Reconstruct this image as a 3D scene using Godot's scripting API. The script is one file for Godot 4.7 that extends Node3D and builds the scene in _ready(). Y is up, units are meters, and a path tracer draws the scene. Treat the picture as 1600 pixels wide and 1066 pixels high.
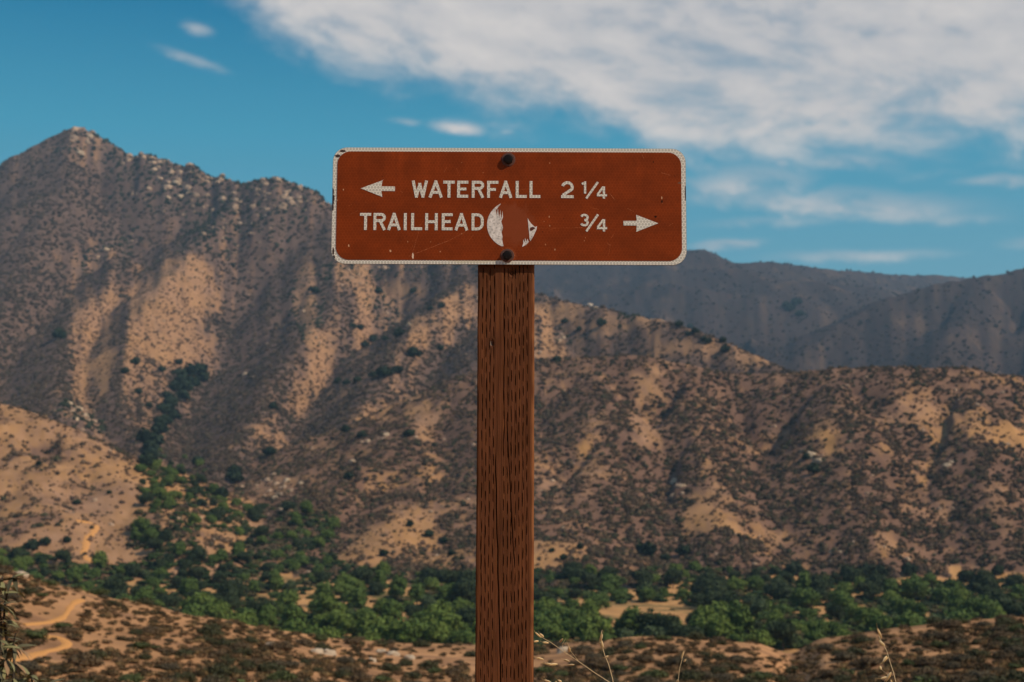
extends Node3D
# A brown trail sign on an incised timber post above a chaparral valley with boulder-strewn mountains.

const FOC := 2222.0
const PITCH := 0.12217
const EYE := Vector3(0, 1, 0)
const RAD := 0.01745329

var rng := RandomNumberGenerator.new()
var used := {}

# ------------------------------------------------------------------ small helpers
func ray(px: float, py: float) -> Vector3:
	return Vector3((px - 800.0) / FOC, (533.0 - py) / FOC, -1.0).rotated(Vector3.RIGHT, PITCH)

func at(px: float, py: float, dist: float) -> Vector3:
	var r := ray(px, py)
	return EYE + r * (dist / -r.z)

func seen_at(p: Vector3) -> Vector2:
	var c := (p - EYE).rotated(Vector3.RIGHT, -PITCH)
	return Vector2(800.0 + FOC * c.x / -c.z, 533.0 - FOC * c.y / -c.z)

func numbered(called: String) -> String:
	used[called] = used.get(called, -1) + 1
	return called if used[called] == 0 else "%s_%03d" % [called, used[called]]

func tag(o: Node, label: String, category := "", group := "", kind := "") -> void:
	o.set_meta("label", label)
	if category: o.set_meta("category", category)
	if group: o.set_meta("group", group)
	if kind: o.set_meta("kind", kind)

func thing(called: String, where: Vector3) -> Node3D:
	var o := Node3D.new()
	o.name = numbered(called)
	add_child(o, true)
	o.position = where
	return o

func part(called: String, mesh: Mesh, mat: Material, parent: Node) -> MeshInstance3D:
	var o := MeshInstance3D.new()
	o.name = numbered(called) if parent == self else called
	o.mesh = mesh
	if mat: o.material_override = mat
	parent.add_child(o, true)
	return o

func mat(c: Color, rough := 0.85, spec := 0.3, vertex := false) -> StandardMaterial3D:
	var m := StandardMaterial3D.new()
	m.albedo_color = c.linear_to_srgb()
	m.roughness = rough
	m.metallic_specular = spec
	m.vertex_color_use_as_albedo = vertex
	return m

func made(v: PackedVector3Array, n: PackedVector3Array, c: PackedColorArray, idx: PackedInt32Array, uv := PackedVector2Array()) -> ArrayMesh:
	var a := []
	a.resize(Mesh.ARRAY_MAX)
	a[Mesh.ARRAY_VERTEX] = v
	if n.size(): a[Mesh.ARRAY_NORMAL] = n
	if c.size(): a[Mesh.ARRAY_COLOR] = c
	if uv.size(): a[Mesh.ARRAY_TEX_UV] = uv
	if idx.size(): a[Mesh.ARRAY_INDEX] = idx
	var m := ArrayMesh.new()
	m.add_surface_from_arrays(Mesh.PRIMITIVE_TRIANGLES, a)
	return m

func smooth(a: float, b: float, x: float) -> float:
	var t := clampf((x - a) / (b - a), 0.0, 1.0)
	return t * t * (3.0 - 2.0 * t)

func noise(freq: float, oct: int, sd: int, ridged := false) -> FastNoiseLite:
	var n := FastNoiseLite.new()
	n.noise_type = FastNoiseLite.TYPE_SIMPLEX_SMOOTH
	n.frequency = freq
	n.seed = sd
	n.fractal_type = FastNoiseLite.FRACTAL_RIDGED if ridged else FastNoiseLite.FRACTAL_FBM
	n.fractal_octaves = oct
	return n

func pick(a: Array): return a[rng.randi() % a.size()]

func ordinal(n: int) -> String:
	var w := ["first", "second", "third", "fourth", "fifth", "sixth", "seventh", "eighth", "ninth", "tenth"]
	if n <= 10: return w[n - 1]
	var s := "th"
	if n % 100 < 11 or n % 100 > 13:
		if n % 10 == 1: s = "st"
		elif n % 10 == 2: s = "nd"
		elif n % 10 == 3: s = "rd"
	return str(n) + s

# Labels for many alike things: rows by height in view, then counted outwards from the signpost.
# items: [node, Vector2 seen, look, place]; each row is [name, lower limit of y].
func label_rows(items: Array, rows: Array, noun: String, category: String, group: String) -> void:
	var bins := {}
	for it in items:
		var rname := ""
		for r in rows:
			if it[1].y >= r[1]:
				rname = r[0]
				break
		var side := "left" if it[1].x < 790.0 else "right"
		var key := rname + "|" + side
		if not bins.has(key): bins[key] = []
		bins[key].append(it)
	for key in bins:
		var list: Array = bins[key]
		list.sort_custom(func(a, b): return absf(a[1].x - 790.0) < absf(b[1].x - 790.0))
		var bits: PackedStringArray = key.split("|")
		for i in list.size():
			tag(list[i][0], "%s %s %s, %s %s of the signpost" % [list[i][2], noun, bits[0], ordinal(i + 1), bits[1]], category, group)

# ------------------------------------------------------------------ terrain
const A_FINE := 25.0
const DA := 0.09
const DA_C := 0.25
var az: PackedFloat32Array
var rr: PackedFloat32Array
var na := 0
var nr := 0
var a_first := 0            # index of the first finely spaced column
var n_cols := 0
var hh: PackedFloat32Array
var gg: PackedByteArray
var cc: PackedFloat32Array  # shrub cover of every vertex, with slope shade worked in
var seg: PackedFloat32Array # ridge pieces: ax az ah bx bz bh slope group line
var n_lines := 0
# coarse polar grid over the view
var ca := 0
var cr := 0
var c_h: PackedFloat32Array
var c_d: PackedFloat32Array
var c_g: PackedByteArray
var c_cov: PackedFloat32Array
var c_rock: PackedFloat32Array
const C_R0 := 150.0
const C_DR := 0.0125
var n_gully := noise(1.0 / 300.0, 3, 11, true)
var n_fine := noise(1.0 / 5.0, 2, 33)
var n_fold := noise(1.0 / 90.0, 4, 5)
var n_rough := noise(1.0 / 22.0, 3, 7)
var n_cover := noise(1.0 / 75.0, 4, 21)
var n_speck := noise(1.0 / 14.0, 3, 31)
enum {NEAR, VALLEY, LEFT, RIGHT, MOUNT, FARL, FARR}

const FLOOR := [[0, -33], [550, -33], [700, -28], [850, -8], [1000, 18], [1250, 58], [1600, 140], [2000, 150], [2700, 225], [3300, 355], [4000, 500], [5000, 620], [9000, 700]]
const CREST := [[-700, 830, 95], [-100, 860, 95], [0, 890, 100], [90, 915, 102], [200, 940, 105], [320, 965, 108], [430, 985, 110], [540, 1002, 114], [640, 1012, 120], [740, 1014, 124], [835, 1014, 124], [920, 1008, 120], [1000, 1001, 115], [1100, 1001, 112], [1180, 1006, 112], [1235, 1021, 120], [1290, 1000, 108], [1400, 985, 104], [1500, 977, 102], [1600, 970, 100], [1750, 962, 100], [2400, 930, 100]]
var crest_a: PackedFloat32Array
var crest_h: PackedFloat32Array
var crest_r: PackedFloat32Array

func floor_at(r: float) -> float:
	for i in range(1, FLOOR.size()):
		if r < FLOOR[i][0]:
			return lerpf(FLOOR[i - 1][1], FLOOR[i][1], (r - FLOOR[i - 1][0]) / float(FLOOR[i][0] - FLOOR[i - 1][0]))
	return FLOOR[-1][1]

func near_at(a: float, r: float) -> float:      # a in degrees
	var k := 0
	while k < crest_a.size() - 2 and a > crest_a[k + 1]: k += 1
	var t := clampf((a - crest_a[k]) / (crest_a[k + 1] - crest_a[k]), 0.0, 1.0)
	t = t * t * (3.0 - 2.0 * t) * 0.5 + t * 0.5
	var hc := lerpf(crest_h[k], crest_h[k + 1], t)
	var rc := lerpf(crest_r[k], crest_r[k + 1], t)
	var front := cos(a * RAD)
	if r < 35.0:
		return -0.15 * r * front
	var y0 := -0.15 * 35.0 * front
	if r < rc:
		var u := (r - 35.0) / (rc - 35.0)
		var m0 := -0.15 * front * (rc - 35.0) * 0.8
		var m1 := -0.10 * (rc - 35.0)
		var u2 := u * u
		var u3 := u2 * u
		return y0 * (2 * u3 - 3 * u2 + 1) + m0 * (u3 - 2 * u2 + u) + hc * (3 * u2 - 2 * u3) + m1 * (u3 - u2)
	var e := r - rc
	return hc - 0.10 * e - 0.0016 * e * e if e < 60.0 else hc - 11.76 - 0.29 * (e - 60.0)

func ridge(points: Array, slope: float, group: int) -> void:
	for i in points.size() - 1:
		var p := at(points[i][0], points[i][1], points[i][2])
		var q := at(points[i + 1][0], points[i + 1][1], points[i + 1][2])
		seg.append_array([p.x, p.z, p.y, q.x, q.z, q.y, slope, group, n_lines])
	n_lines += 1

func ridges() -> void:
	ridge([[-500, 520, 2700], [-250, 470, 2700], [0, 290, 2680], [60, 238, 2650], [100, 203, 2620], [125, 194, 2600], [150, 204, 2570], [178, 230, 2540], [232, 244, 2480], [262, 256, 2430], [300, 262, 2400], [330, 274, 2360], [385, 284, 2300], [405, 281, 2270], [442, 279, 2230], [462, 291, 2190], [482, 308, 2160], [520, 338, 2100], [620, 372, 2000], [740, 408, 1800], [835, 454, 1620], [920, 478, 1520], [1020, 498, 1420], [1100, 522, 1350], [1180, 556, 1290], [1240, 582, 1240], [1330, 640, 1150]], 0.82, MOUNT)
	ridge([[125, 194, 2600], [95, 290, 2300], [40, 420, 1950], [-10, 520, 1650], [-80, 620, 1350]], 0.66, MOUNT)
	ridge([[385, 284, 2300], [310, 385, 2020], [250, 450, 1800], [195, 540, 1520], [190, 620, 1280], [222, 695, 1100]], 0.66, MOUNT)
	ridge([[195, 400, 2050], [110, 500, 1700], [90, 590, 1400], [110, 650, 1150]], 0.66, MOUNT)
	ridge([[520, 340, 2100], [530, 420, 1850], [500, 500, 1620], [440, 590, 1360], [385, 670, 1130], [335, 735, 985]], 0.66, MOUNT)
	ridge([[740, 424, 1800], [670, 490, 1520], [610, 570, 1290], [560, 650, 1090], [520, 715, 950]], 0.62, MOUNT)
	ridge([[835, 459, 1620], [790, 510, 1420], [760, 560, 1250]], 0.6, MOUNT)
	ridge([[-300, 560, 940], [0, 630, 900], [60, 648, 880], [120, 697, 830], [190, 758, 770], [245, 803, 730], [275, 836, 700]], 0.44, LEFT)
	ridge([[0, 630, 900], [40, 720, 800], [70, 790, 720]], 0.4, LEFT)
	ridge([[415, 858, 720], [480, 802, 780], [560, 736, 860], [650, 664, 960], [743, 584, 1060], [850, 562, 1090], [1000, 555, 1070], [1060, 571, 1060], [1130, 584, 1060], [1200, 583, 1050], [1300, 576, 1020], [1400, 572, 1000], [1500, 576, 1000], [1600, 589, 1000], [1800, 600, 1000]], 0.5, RIGHT)
	ridge([[650, 664, 960], [640, 770, 820], [600, 850, 720]], 0.38, RIGHT)
	ridge([[743, 584, 1060], [790, 700, 880], [850, 800, 760], [905, 868, 690]], 0.42, RIGHT)
	ridge([[700, 868, 690], [800, 842, 700], [880, 846, 695], [950, 884, 665]], 0.3, RIGHT)
	ridge([[920, 560, 1080], [950, 650, 930], [930, 740, 820]], 0.45, RIGHT)
	ridge([[1060, 571, 1060], [1080, 660, 920], [1110, 770, 790], [1130, 850, 710]], 0.48, RIGHT)
	ridge([[1300, 576, 1020], [1310, 660, 890], [1330, 750, 790], [1370, 850, 700]], 0.48, RIGHT)
	ridge([[1500, 576, 1000], [1530, 700, 840], [1570, 800, 740]], 0.48, RIGHT)
	ridge([[200, 470, 4600], [500, 430, 4500], [740, 410, 4400], [840, 410, 4400], [1000, 402, 4400], [1050, 391, 4340], [1085, 388, 4300], [1112, 401, 4300], [1150, 411, 4350], [1200, 408, 4500], [1260, 418, 4700], [1330, 424, 5000], [1400, 428, 5300], [1480, 431, 5600], [1900, 445, 5600]], 0.36, FARL)
	ridge([[1085, 388, 4300], [1120, 470, 3700], [1180, 530, 3100], [1230, 572, 2700]], 0.4, FARL)
	ridge([[950, 405, 4400], [1000, 465, 3700], [1060, 520, 3000]], 0.4, FARL)
	ridge([[840, 418, 4400], [880, 470, 3700], [920, 520, 3000]], 0.4, FARL)
	ridge([[2100, 398, 3600], [1600, 423, 3500], [1540, 431, 3400], [1450, 446, 3300], [1380, 466, 3200], [1300, 508, 3000], [1245, 568, 2700]], 0.4, FARR)
	ridge([[1540, 431, 3400], [1500, 500, 2900], [1450, 570, 2450]], 0.38, FARR)
	ridge([[1600, 423, 3500], [1640, 500, 2900], [1640, 570, 2450]], 0.38, FARR)

func coarse_index(a: float, r: float) -> Vector2:
	return Vector2(clampf((a + A_FINE) / DA_C, 0.0, ca - 1.001), clampf(log(maxf(r, C_R0) / C_R0) / C_DR, 0.0, cr - 1.001))

func sample(f: PackedFloat32Array, i: Vector2) -> float:
	var u := int(i.x)
	var w := int(i.y)
	var k := w * ca + u
	var fx := i.x - u
	return lerpf(lerpf(f[k], f[k + 1], fx), lerpf(f[k + ca], f[k + ca + 1], fx), i.y - w)

func coarse() -> void:
	ca = int(2 * A_FINE / DA_C) + 1
	cr = int(log(7500.0 / C_R0) / C_DR) + 2
	c_h.resize(ca * cr); c_d.resize(ca * cr); c_g.resize(ca * cr); c_cov.resize(ca * cr); c_rock.resize(ca * cr)
	var ns := seg.size() / 9
	var tops := PackedFloat32Array()
	tops.resize(n_lines)
	for j in cr:
		var r := C_R0 * exp(j * C_DR)
		var fl := floor_at(r)
		var k := 4.0 + 0.004 * r
		for i in ca:
			var a := (-A_FINE + i * DA_C) * RAD
			var x := r * sin(a)
			var z := -r * cos(a)
			# bend the ridges a little
			x += 0.008 * r * n_fold.get_noise_2d(x * 0.25, z * 0.25)
			var best := fl
			var top := fl
			var g := VALLEY
			var near_d := 0.0
			tops.fill(-9999.0)
			for s in ns:
				var o := s * 9
				var vx := seg[o + 3] - seg[o]
				var vz := seg[o + 4] - seg[o + 1]
				var wx := x - seg[o]
				var wz := z - seg[o + 1]
				var t := clampf((wx * vx + wz * vz) / (vx * vx + vz * vz), 0.0, 1.0)
				var dx := wx - vx * t
				var dz := wz - vz * t
				var d := sqrt(dx * dx + dz * dz)
				var v := seg[o + 2] + (seg[o + 5] - seg[o + 2]) * t - seg[o + 6] * (sqrt(d * d + 100.0) - 10.0)
				if v > top:
					top = v
					g = int(seg[o + 7])
					near_d = d
				var ln := int(seg[o + 8])
				if v > tops[ln]: tops[ln] = v
			for v in tops:
				if v > best - k:
					var m := clampf(0.5 + 0.5 * (v - best) / k, 0.0, 1.0)
					best = lerpf(best, v, m) + k * 0.5 * m * (1.0 - m)
			var q := j * ca + i
			c_h[q] = best
			c_d[q] = near_d
			c_g[q] = g

# The ellipses of cover and rock, given by where they lie on the hills.
func spread(f: PackedFloat32Array, list: Array) -> PackedFloat32Array:
	for p in list:
		var c := coarse_hit(p[0], p[1])
		if c == Vector3.INF: continue
		var e := coarse_hit(p[0] + p[2] * 0.5, p[1])
		var w := coarse_hit(p[0], p[1] + p[3] * 0.5)
		if w == Vector3.INF or absf(w.z - c.z) > 0.2 * -c.z:
			w = coarse_hit(p[0], p[1] - p[3] * 0.5)
		var ux: Vector2 = (Vector2(e.x - c.x, e.z - c.z) if e != Vector3.INF else Vector2.ZERO) * 2.0
		var full: float = p[2] / FOC * -c.z
		if ux.length() > 3.0 * full or ux.length() < 0.5 * full: ux = Vector2(full, 0)
		var uy: Vector2 = (Vector2(w.x - c.x, w.z - c.z) if w != Vector3.INF else Vector2.ZERO) * 2.0
		var fully: float = p[3] / FOC * -c.z
		if uy.length() > 8.0 * fully or uy.length() < fully: uy = Vector2(0, 2.2 * fully)
		var det := ux.x * uy.y - ux.y * uy.x
		if absf(det) < 0.15 * ux.length() * uy.length(): continue
		var reach := 1.6 * (ux.length() + uy.length())
		var rc := Vector2(c.x, c.z).length()
		var ac := rad_to_deg(atan2(c.x, -c.z))
		var j0 := int(coarse_index(ac, maxf(rc - reach, C_R0)).y)
		var j1 := int(coarse_index(ac, rc + reach).y) + 1
		var da := rad_to_deg(reach / rc)
		var i0 := int(coarse_index(ac - da, rc).x)
		var i1 := int(coarse_index(ac + da, rc).x) + 1
		for j in range(j0, j1):
			var r := C_R0 * exp(j * C_DR)
			for i in range(i0, i1):
				var a := (-A_FINE + i * DA_C) * RAD
				var d := Vector2(r * sin(a) - c.x, -r * cos(a) - c.z)
				var u := (d.x * uy.y - d.y * uy.x) / det
				var v := (ux.x * d.y - ux.y * d.x) / det
				f[j * ca + i] += p[4] * (1.0 - smooth(0.35, 1.25, sqrt(u * u + v * v) + 0.5 * n_fold.get_noise_2d(d.x + c.x + 900.0, d.y + c.z)))
	return f

func coarse_hit(px: float, py: float) -> Vector3:
	var d := ray(px, py)
	var flat := sqrt(d.x * d.x + d.z * d.z)
	var a := rad_to_deg(atan2(d.x, -d.z))
	var r := 300.0
	while r < 7000.0:
		if EYE.y + d.y / flat * r < sample(c_h, coarse_index(a, r)):
			return EYE + d / flat * r
		r *= 1.008
	return Vector3.INF

func ground(x: float, z: float) -> float:        # height of the finished terrain, inside the view
	var a := rad_to_deg(atan2(x, -z))
	var r := sqrt(x * x + z * z)
	var fi := clampf((a + A_FINE) / DA, 0.0, n_cols - 1.001)
	var k := rr.bsearch(r, false) - 1
	k = clampi(k, 0, nr - 2)
	var fj := clampf((r - rr[k]) / (rr[k + 1] - rr[k]), 0.0, 1.0)
	var u := int(fi)
	var q := k * na + a_first + u
	return lerpf(lerpf(hh[q], hh[q + 1], fi - u), lerpf(hh[q + na], hh[q + na + 1], fi - u), fj)

func hit(px: float, py: float, from := 40.0) -> Vector3:
	var d := ray(px, py)
	d /= sqrt(d.x * d.x + d.z * d.z)
	var r := from
	var was := from
	while r < 7000.0:
		var p := EYE + d * r
		if p.y < ground(p.x, p.z):
			for i in 6:
				var m := (was + r) * 0.5
				p = EYE + d * m
				if p.y < ground(p.x, p.z): r = m
				else: was = m
			p = EYE + d * r
			p.y = ground(p.x, p.z)
			return p
		was = r
		r *= 1.006
	return Vector3.INF

const PATCH := [
	[290, 440, 75, 60, -0.65], [285, 505, 45, 60, -0.6], [180, 500, 90, 40, -0.3], [150, 590, 60, 50, -0.3], [478, 470, 22, 80, -0.45], [560, 440, 50, 25, -0.3], [640, 450, 70, 28, -0.5], [700, 485, 60, 40, -0.55],
	[640, 535, 70, 30, -0.3], [600, 640, 55, 40, -0.3], [655, 650, 26, 50, -0.5], [600, 750, 90, 30, -0.35], [430, 760, 40, 30, -0.3], [870, 492, 60, 25, -0.7], [960, 512, 60, 25, -0.7], [1080, 546, 70, 22, -0.7], [1180, 568, 50, 14, -0.7],
	[350, 470, 38, 80, 0.35], [100, 330, 150, 80, 0.3], [60, 450, 100, 50, 0.2], [540, 480, 26, 50, 0.2], [370, 740, 40, 20, 0.5], [330, 650, 50, 60, 0.15], [30, 570, 90, 40, 0.3],
	[925, 700, 28, 60, -0.55], [1010, 660, 25, 40, -0.4], [1100, 790, 40, 60, -0.4], [870, 855, 80, 35, -0.75], [600, 845, 110, 40, -0.5], [690, 872, 60, 25, -0.6], [1290, 680, 33, 55, -0.6], [1335, 785, 30, 30, -0.35],
	[1480, 640, 90, 40, -0.3], [1580, 680, 40, 30, -0.55], [1380, 845, 22, 22, -0.45], [1560, 800, 30, 25, -0.4], [1410, 610, 60, 20, -0.2], [1450, 720, 40, 30, -0.25], [1200, 660, 40, 30, -0.25],
	[960, 790, 40, 40, 0.4], [1000, 730, 60, 60, 0.3], [1420, 690, 30, 30, 0.3], [1120, 640, 80, 40, 0.25], [870, 640, 50, 50, 0.15], [705, 758, 42, 20, 0.6], [1480, 860, 80, 30, 0.3], [1180, 740, 50, 50, 0.2],
	[60, 705, 55, 25, 0.35], [80, 790, 70, 30, 0.25], [60, 760, 60, 18, -0.2], [200, 790, 40, 40, -0.15],
	[120, 300, 200, 70, 0.35], [350, 330, 130, 50, 0.25], [20, 420, 80, 80, 0.25],
	[1420, 500, 40, 20, -0.25], [1500, 520, 60, 20, -0.15], [900, 440, 60, 20, -0.2], [1000, 470, 60, 20, -0.15], [1245, 478, 22, 16, 0.4],
]
const ROCKY := [[125, 214, 36, 28, 1.2], [190, 250, 60, 20, 0.9], [320, 292, 120, 28, 1.0], [470, 320, 40, 30, 0.8], [250, 300, 80, 30, 0.5], [330, 380, 90, 30, 0.4], [430, 305, 55, 26, 0.9], [300, 335, 120, 45, 0.5], [220, 275, 60, 30, 0.5], [400, 350, 60, 30, 0.5], [170, 390, 60, 20, 0.3], [660, 420, 90, 20, 0.8], [590, 490, 40, 20, 0.5], [120, 650, 36, 24, 0.7], [480, 480, 30, 60, 0.4], [290, 430, 40, 30, 0.3], [925, 480, 18, 8, 0.9], [870, 530, 26, 12, 0.6], [1000, 500, 60, 10, 0.4], [440, 760, 40, 25, 0.4], [560, 430, 60, 30, 0.4], [1060, 770, 20, 12, 0.6], [1270, 720, 20, 14, 0.8], [1480, 735, 18, 10, 0.6], [1330, 600, 30, 14, 0.4], [1500, 640, 60, 30, 0.25], [600, 690, 40, 14, 0.5], [420, 770, 40, 20, 0.3]]

const GOLD := Color(0.37, 0.2, 0.085)
const ROSE := Color(0.285, 0.165, 0.105)
const UMBER := Color(0.165, 0.095, 0.068)
const SAND := Color(0.44, 0.24, 0.105)
const BASE_COVER := [0.5, 0.35, 0.38, 0.82, 0.78, 0.92, 0.92]

func build_terrain() -> void:
	for c in CREST:
		var p := at(c[0], c[1], c[2])
		crest_a.append(rad_to_deg(atan2(p.x, -p.z)))
		crest_h.append(p.y)
		crest_r.append(Vector2(p.x, p.z).length())
	ridges()
	coarse()
	c_cov = spread(c_cov, PATCH)
	c_rock = spread(c_rock, ROCKY)
	# columns: coarse all round, fine over the view; rows: geometric
	var a := -180.0
	while a < -A_FINE - 0.01:
		az.append(a)
		a += 5.0
	a_first = az.size()
	n_cols = int(round(2 * A_FINE / DA)) + 1
	for i in n_cols: az.append(-A_FINE + i * DA)
	a = A_FINE + 5.0
	while a < 180.01:
		az.append(a)
		a += 5.0
	na = az.size()
	var r := 0.05
	while r < 45.0:
		rr.append(r)
		r *= 1.07
	while r < 3200.0:
		rr.append(r)
		r *= 1.0072
	while r < 7200.0:
		rr.append(r)
		r *= 1.012
	nr = rr.size()
	hh.resize(na * nr); gg.resize(na * nr); cc.resize(na * nr)
	var pos := PackedVector3Array()
	pos.resize(na * nr)
	var sn := PackedFloat32Array()
	var cs := PackedFloat32Array()
	for i in na:
		sn.append(sin(az[i] * RAD)); cs.append(cos(az[i] * RAD))
	for j in nr:
		r = rr[j]
		var fl := floor_at(r)
		for i in na:
			var x := r * sn[i]
			var z := -r * cs[i]
			var inside := i >= a_first and i < a_first + n_cols
			var h := fl
			var g := VALLEY
			var cov := 0.35
			if r > C_R0 and inside:
				var ci := coarse_index(az[i], r)
				h = sample(c_h, ci)
				g = c_g[int(ci.y + 0.5) * ca + int(ci.x + 0.5)]
				if g == VALLEY and r > 1150.0: g = MOUNT if az[i] < 9.0 else FARR
				cov = BASE_COVER[g] + sample(c_cov, ci)
				var d := sample(c_d, ci)
				var up := smooth(4.0, 50.0, h - fl)
				var sc := 1.0 if r < 1250.0 else minf(1.0 + (r - 1250.0) / 1200.0, 3.0)
				if up > 0.0:
					h += up * sc * ((7.0 if g == MOUNT else 12.0) * (n_gully.get_noise_2d(x / sc, z / sc) - 0.75) * smooth(0.0, 110.0 * sc, d) + 5.0 * n_fold.get_noise_2d(x / sc, z / sc) * smooth(-30.0, 60.0, d))
					h += up * sc * (1.0 + 2.2 * clampf(sample(c_rock, ci), 0.0, 1.0)) * (2.2 if g == MOUNT else 1.3) * n_rough.get_noise_2d(x / sc, z / sc)
				else:
					h += 0.8 * n_fold.get_noise_2d(x, z)
				cov += 0.6 * n_cover.get_noise_2d(x / sc, z / sc) + 0.4 * n_speck.get_noise_2d(x / sc, z / sc)
			if r < 700.0:
				var hn := near_at(az[i], r)
				if r > 8.0: hn += 0.35 * n_rough.get_noise_2d(x, z) * smooth(8.0, 50.0, r) + 0.5 * n_fold.get_noise_2d(x + 300, z) * smooth(20.0, 70.0, r)
				if hn > h or r < 60.0:
					h = hn
					g = NEAR
					cov = 0.42 + 0.5 * n_cover.get_noise_2d(x * 6.0, z * 6.0) + 0.3 * n_speck.get_noise_2d(x * 3.0, z * 3.0)
			var q := j * na + i
			hh[q] = h
			gg[q] = g
			cc[q] = cov
			pos[q] = Vector3(x, h, z)
	# normals and colours
	var nor := PackedVector3Array()
	nor.resize(na * nr)
	var col := PackedColorArray()
	col.resize(na * nr)
	for j in nr:
		var j0 := maxi(j - 1, 0)
		var j1 := mini(j + 1, nr - 1)
		for i in na:
			var q := j * na + i
			var e := pos[j * na + mini(i + 1, na - 1)] - pos[j * na + maxi(i - 1, 0)]
			var f := pos[j1 * na + i] - pos[j0 * na + i]
			nor[q] = e.cross(f).normalized()
			if nor[q].y < 0.0: nor[q] = -nor[q]
			var p := pos[q]
			var g := gg[q]
			var s := n_speck.get_noise_2d(p.z * 0.7, p.x * 0.7)
			var s2 := n_fine.get_noise_2d(p.x, p.z)
			if rr[j] > 1400.0: s2 = s2 * 0.6 + 0.9 * n_speck.get_noise_2d(p.x * 0.9 + 500.0, p.z * 0.9)
			if g >= LEFT: cc[q] -= 0.32 * (nor[q].x + 0.12)      # slopes turned from the sun: thicker brush, and shade painted into the ground colour
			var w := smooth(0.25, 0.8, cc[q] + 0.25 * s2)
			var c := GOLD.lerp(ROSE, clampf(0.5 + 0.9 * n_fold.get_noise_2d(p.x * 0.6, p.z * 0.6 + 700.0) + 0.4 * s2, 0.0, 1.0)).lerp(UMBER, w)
			if g == VALLEY and rr[j] > 1350.0: c = UMBER
			elif g == VALLEY: c = SAND.lerp(Color(0.13, 0.11, 0.05), smooth(0.35, 0.75, cc[q]))
			elif g == NEAR: c = Color(0.42, 0.225, 0.115).lerp(Color(0.22, 0.12, 0.07), w)
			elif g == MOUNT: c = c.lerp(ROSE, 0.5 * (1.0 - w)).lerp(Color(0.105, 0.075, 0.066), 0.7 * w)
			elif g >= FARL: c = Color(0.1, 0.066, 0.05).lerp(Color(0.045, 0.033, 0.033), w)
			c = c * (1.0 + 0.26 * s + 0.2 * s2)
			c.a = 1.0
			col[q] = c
	var m := mat(Color(1, 1, 1), 0.95, 0.1, true)
	var names := [
		["near_slope", "near dirt slope with scattered low shrubs below the signpost"],
		["valley_floor", "sandy valley floor under the green trees between the hills"],
		["grassy_hill", "low golden grassy spur with a dirt trail at the far left"],
		["brushy_hill", "broad brown hill mottled with dark brush right of the valley"],
		["rocky_mountain", "pointed boulder-strewn mountain with golden gullies behind the sign's left half"],
		["distant_mountain", "hazy distant mountain with a rounded summit beyond the golden spur"],
		["distant_ridge", "hazy purple-blue distant ridge beyond the brushy hill at right"]]
	var vs := []
	var ns := []
	var cols := []
	var ids := []
	var maps := []
	for g in 7:
		vs.append(PackedVector3Array()); ns.append(PackedVector3Array()); cols.append(PackedColorArray()); ids.append(PackedInt32Array())
		var mp := PackedInt32Array()
		mp.resize(na * nr)
		mp.fill(-1)
		maps.append(mp)
	for g in 7:
		var mp: PackedInt32Array = maps[g]
		var v := PackedVector3Array()
		var n := PackedVector3Array()
		var c := PackedColorArray()
		var ix := PackedInt32Array()
		for j in nr - 1:
			for i in na - 1:
				var q := j * na + i
				if gg[q] != g: continue
				for k in [q, q + 1, q + na + 1, q + na]:
					if mp[k] < 0:
						mp[k] = v.size()
						v.append(pos[k]); n.append(nor[k]); c.append(col[k])
				ix.append_array([mp[q], mp[q + na], mp[q + 1], mp[q + 1], mp[q + na], mp[q + na + 1]])
		if ix.is_empty(): continue
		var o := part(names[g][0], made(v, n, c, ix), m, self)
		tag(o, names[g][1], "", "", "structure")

# ------------------------------------------------------------------ sky
var n_cloud := noise(1.0, 5, 71)
var n_wisp := feathery()

func feathery() -> FastNoiseLite:
	var n := noise(1.0, 6, 72)
	n.fractal_gain = 0.6
	return n

const BANK := [[-180, 34], [-60, 30], [-30, 27], [-16, 23.4], [-12.7, 21.4], [-10.6, 19.8], [-8.9, 18.7], [-6.5, 17.6], [-4.1, 17.3], [-1.0, 16.3], [2.6, 15.9], [5.1, 14.9], [7.7, 14.3], [14, 14.0], [19.8, 13.9], [40, 14], [90, 20], [140, 30], [180, 34]]
const WISPS := [[9.4, 13.2, 2.6, 0.6, 0.6, 0.05], [13.0, 12.2, 5.2, 0.5, 0.65, -0.1], [13.7, 13.75, 1.9, 0.35, 0.6, -0.1], [15.2, 14.45, 1.2, 0.3, 0.5, 0], [8.7, 10.75, 1.4, 0.22, 0.75, 0.02], [13.9, 10.15, 3.2, 0.22, 0.45, -0.02], [17.2, 11.4, 2.4, 0.25, 0.35, -0.08], [19.3, 12.7, 1.5, 0.28, 0.5, -0.05], [11.0, 13.9, 0.35, 0.22, 0.5, 0], [-13.1, 17.7, 1.3, 0.22, 0.62, -0.24], [-12.9, 19.0, 0.6, 0.24, 0.42, -0.1], [-2.25, 15.62, 1.05, 0.26, 0.75, -0.06], [-4.5, 15.72, 0.7, 0.13, 0.4, 0], [-0.2, 15.42, 0.35, 0.1, 0.3, 0], [10.6, 11.6, 2.6, 0.2, 0.3, 0], [20.5, 10.3, 1.2, 0.2, 0.3, 0]]

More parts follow.
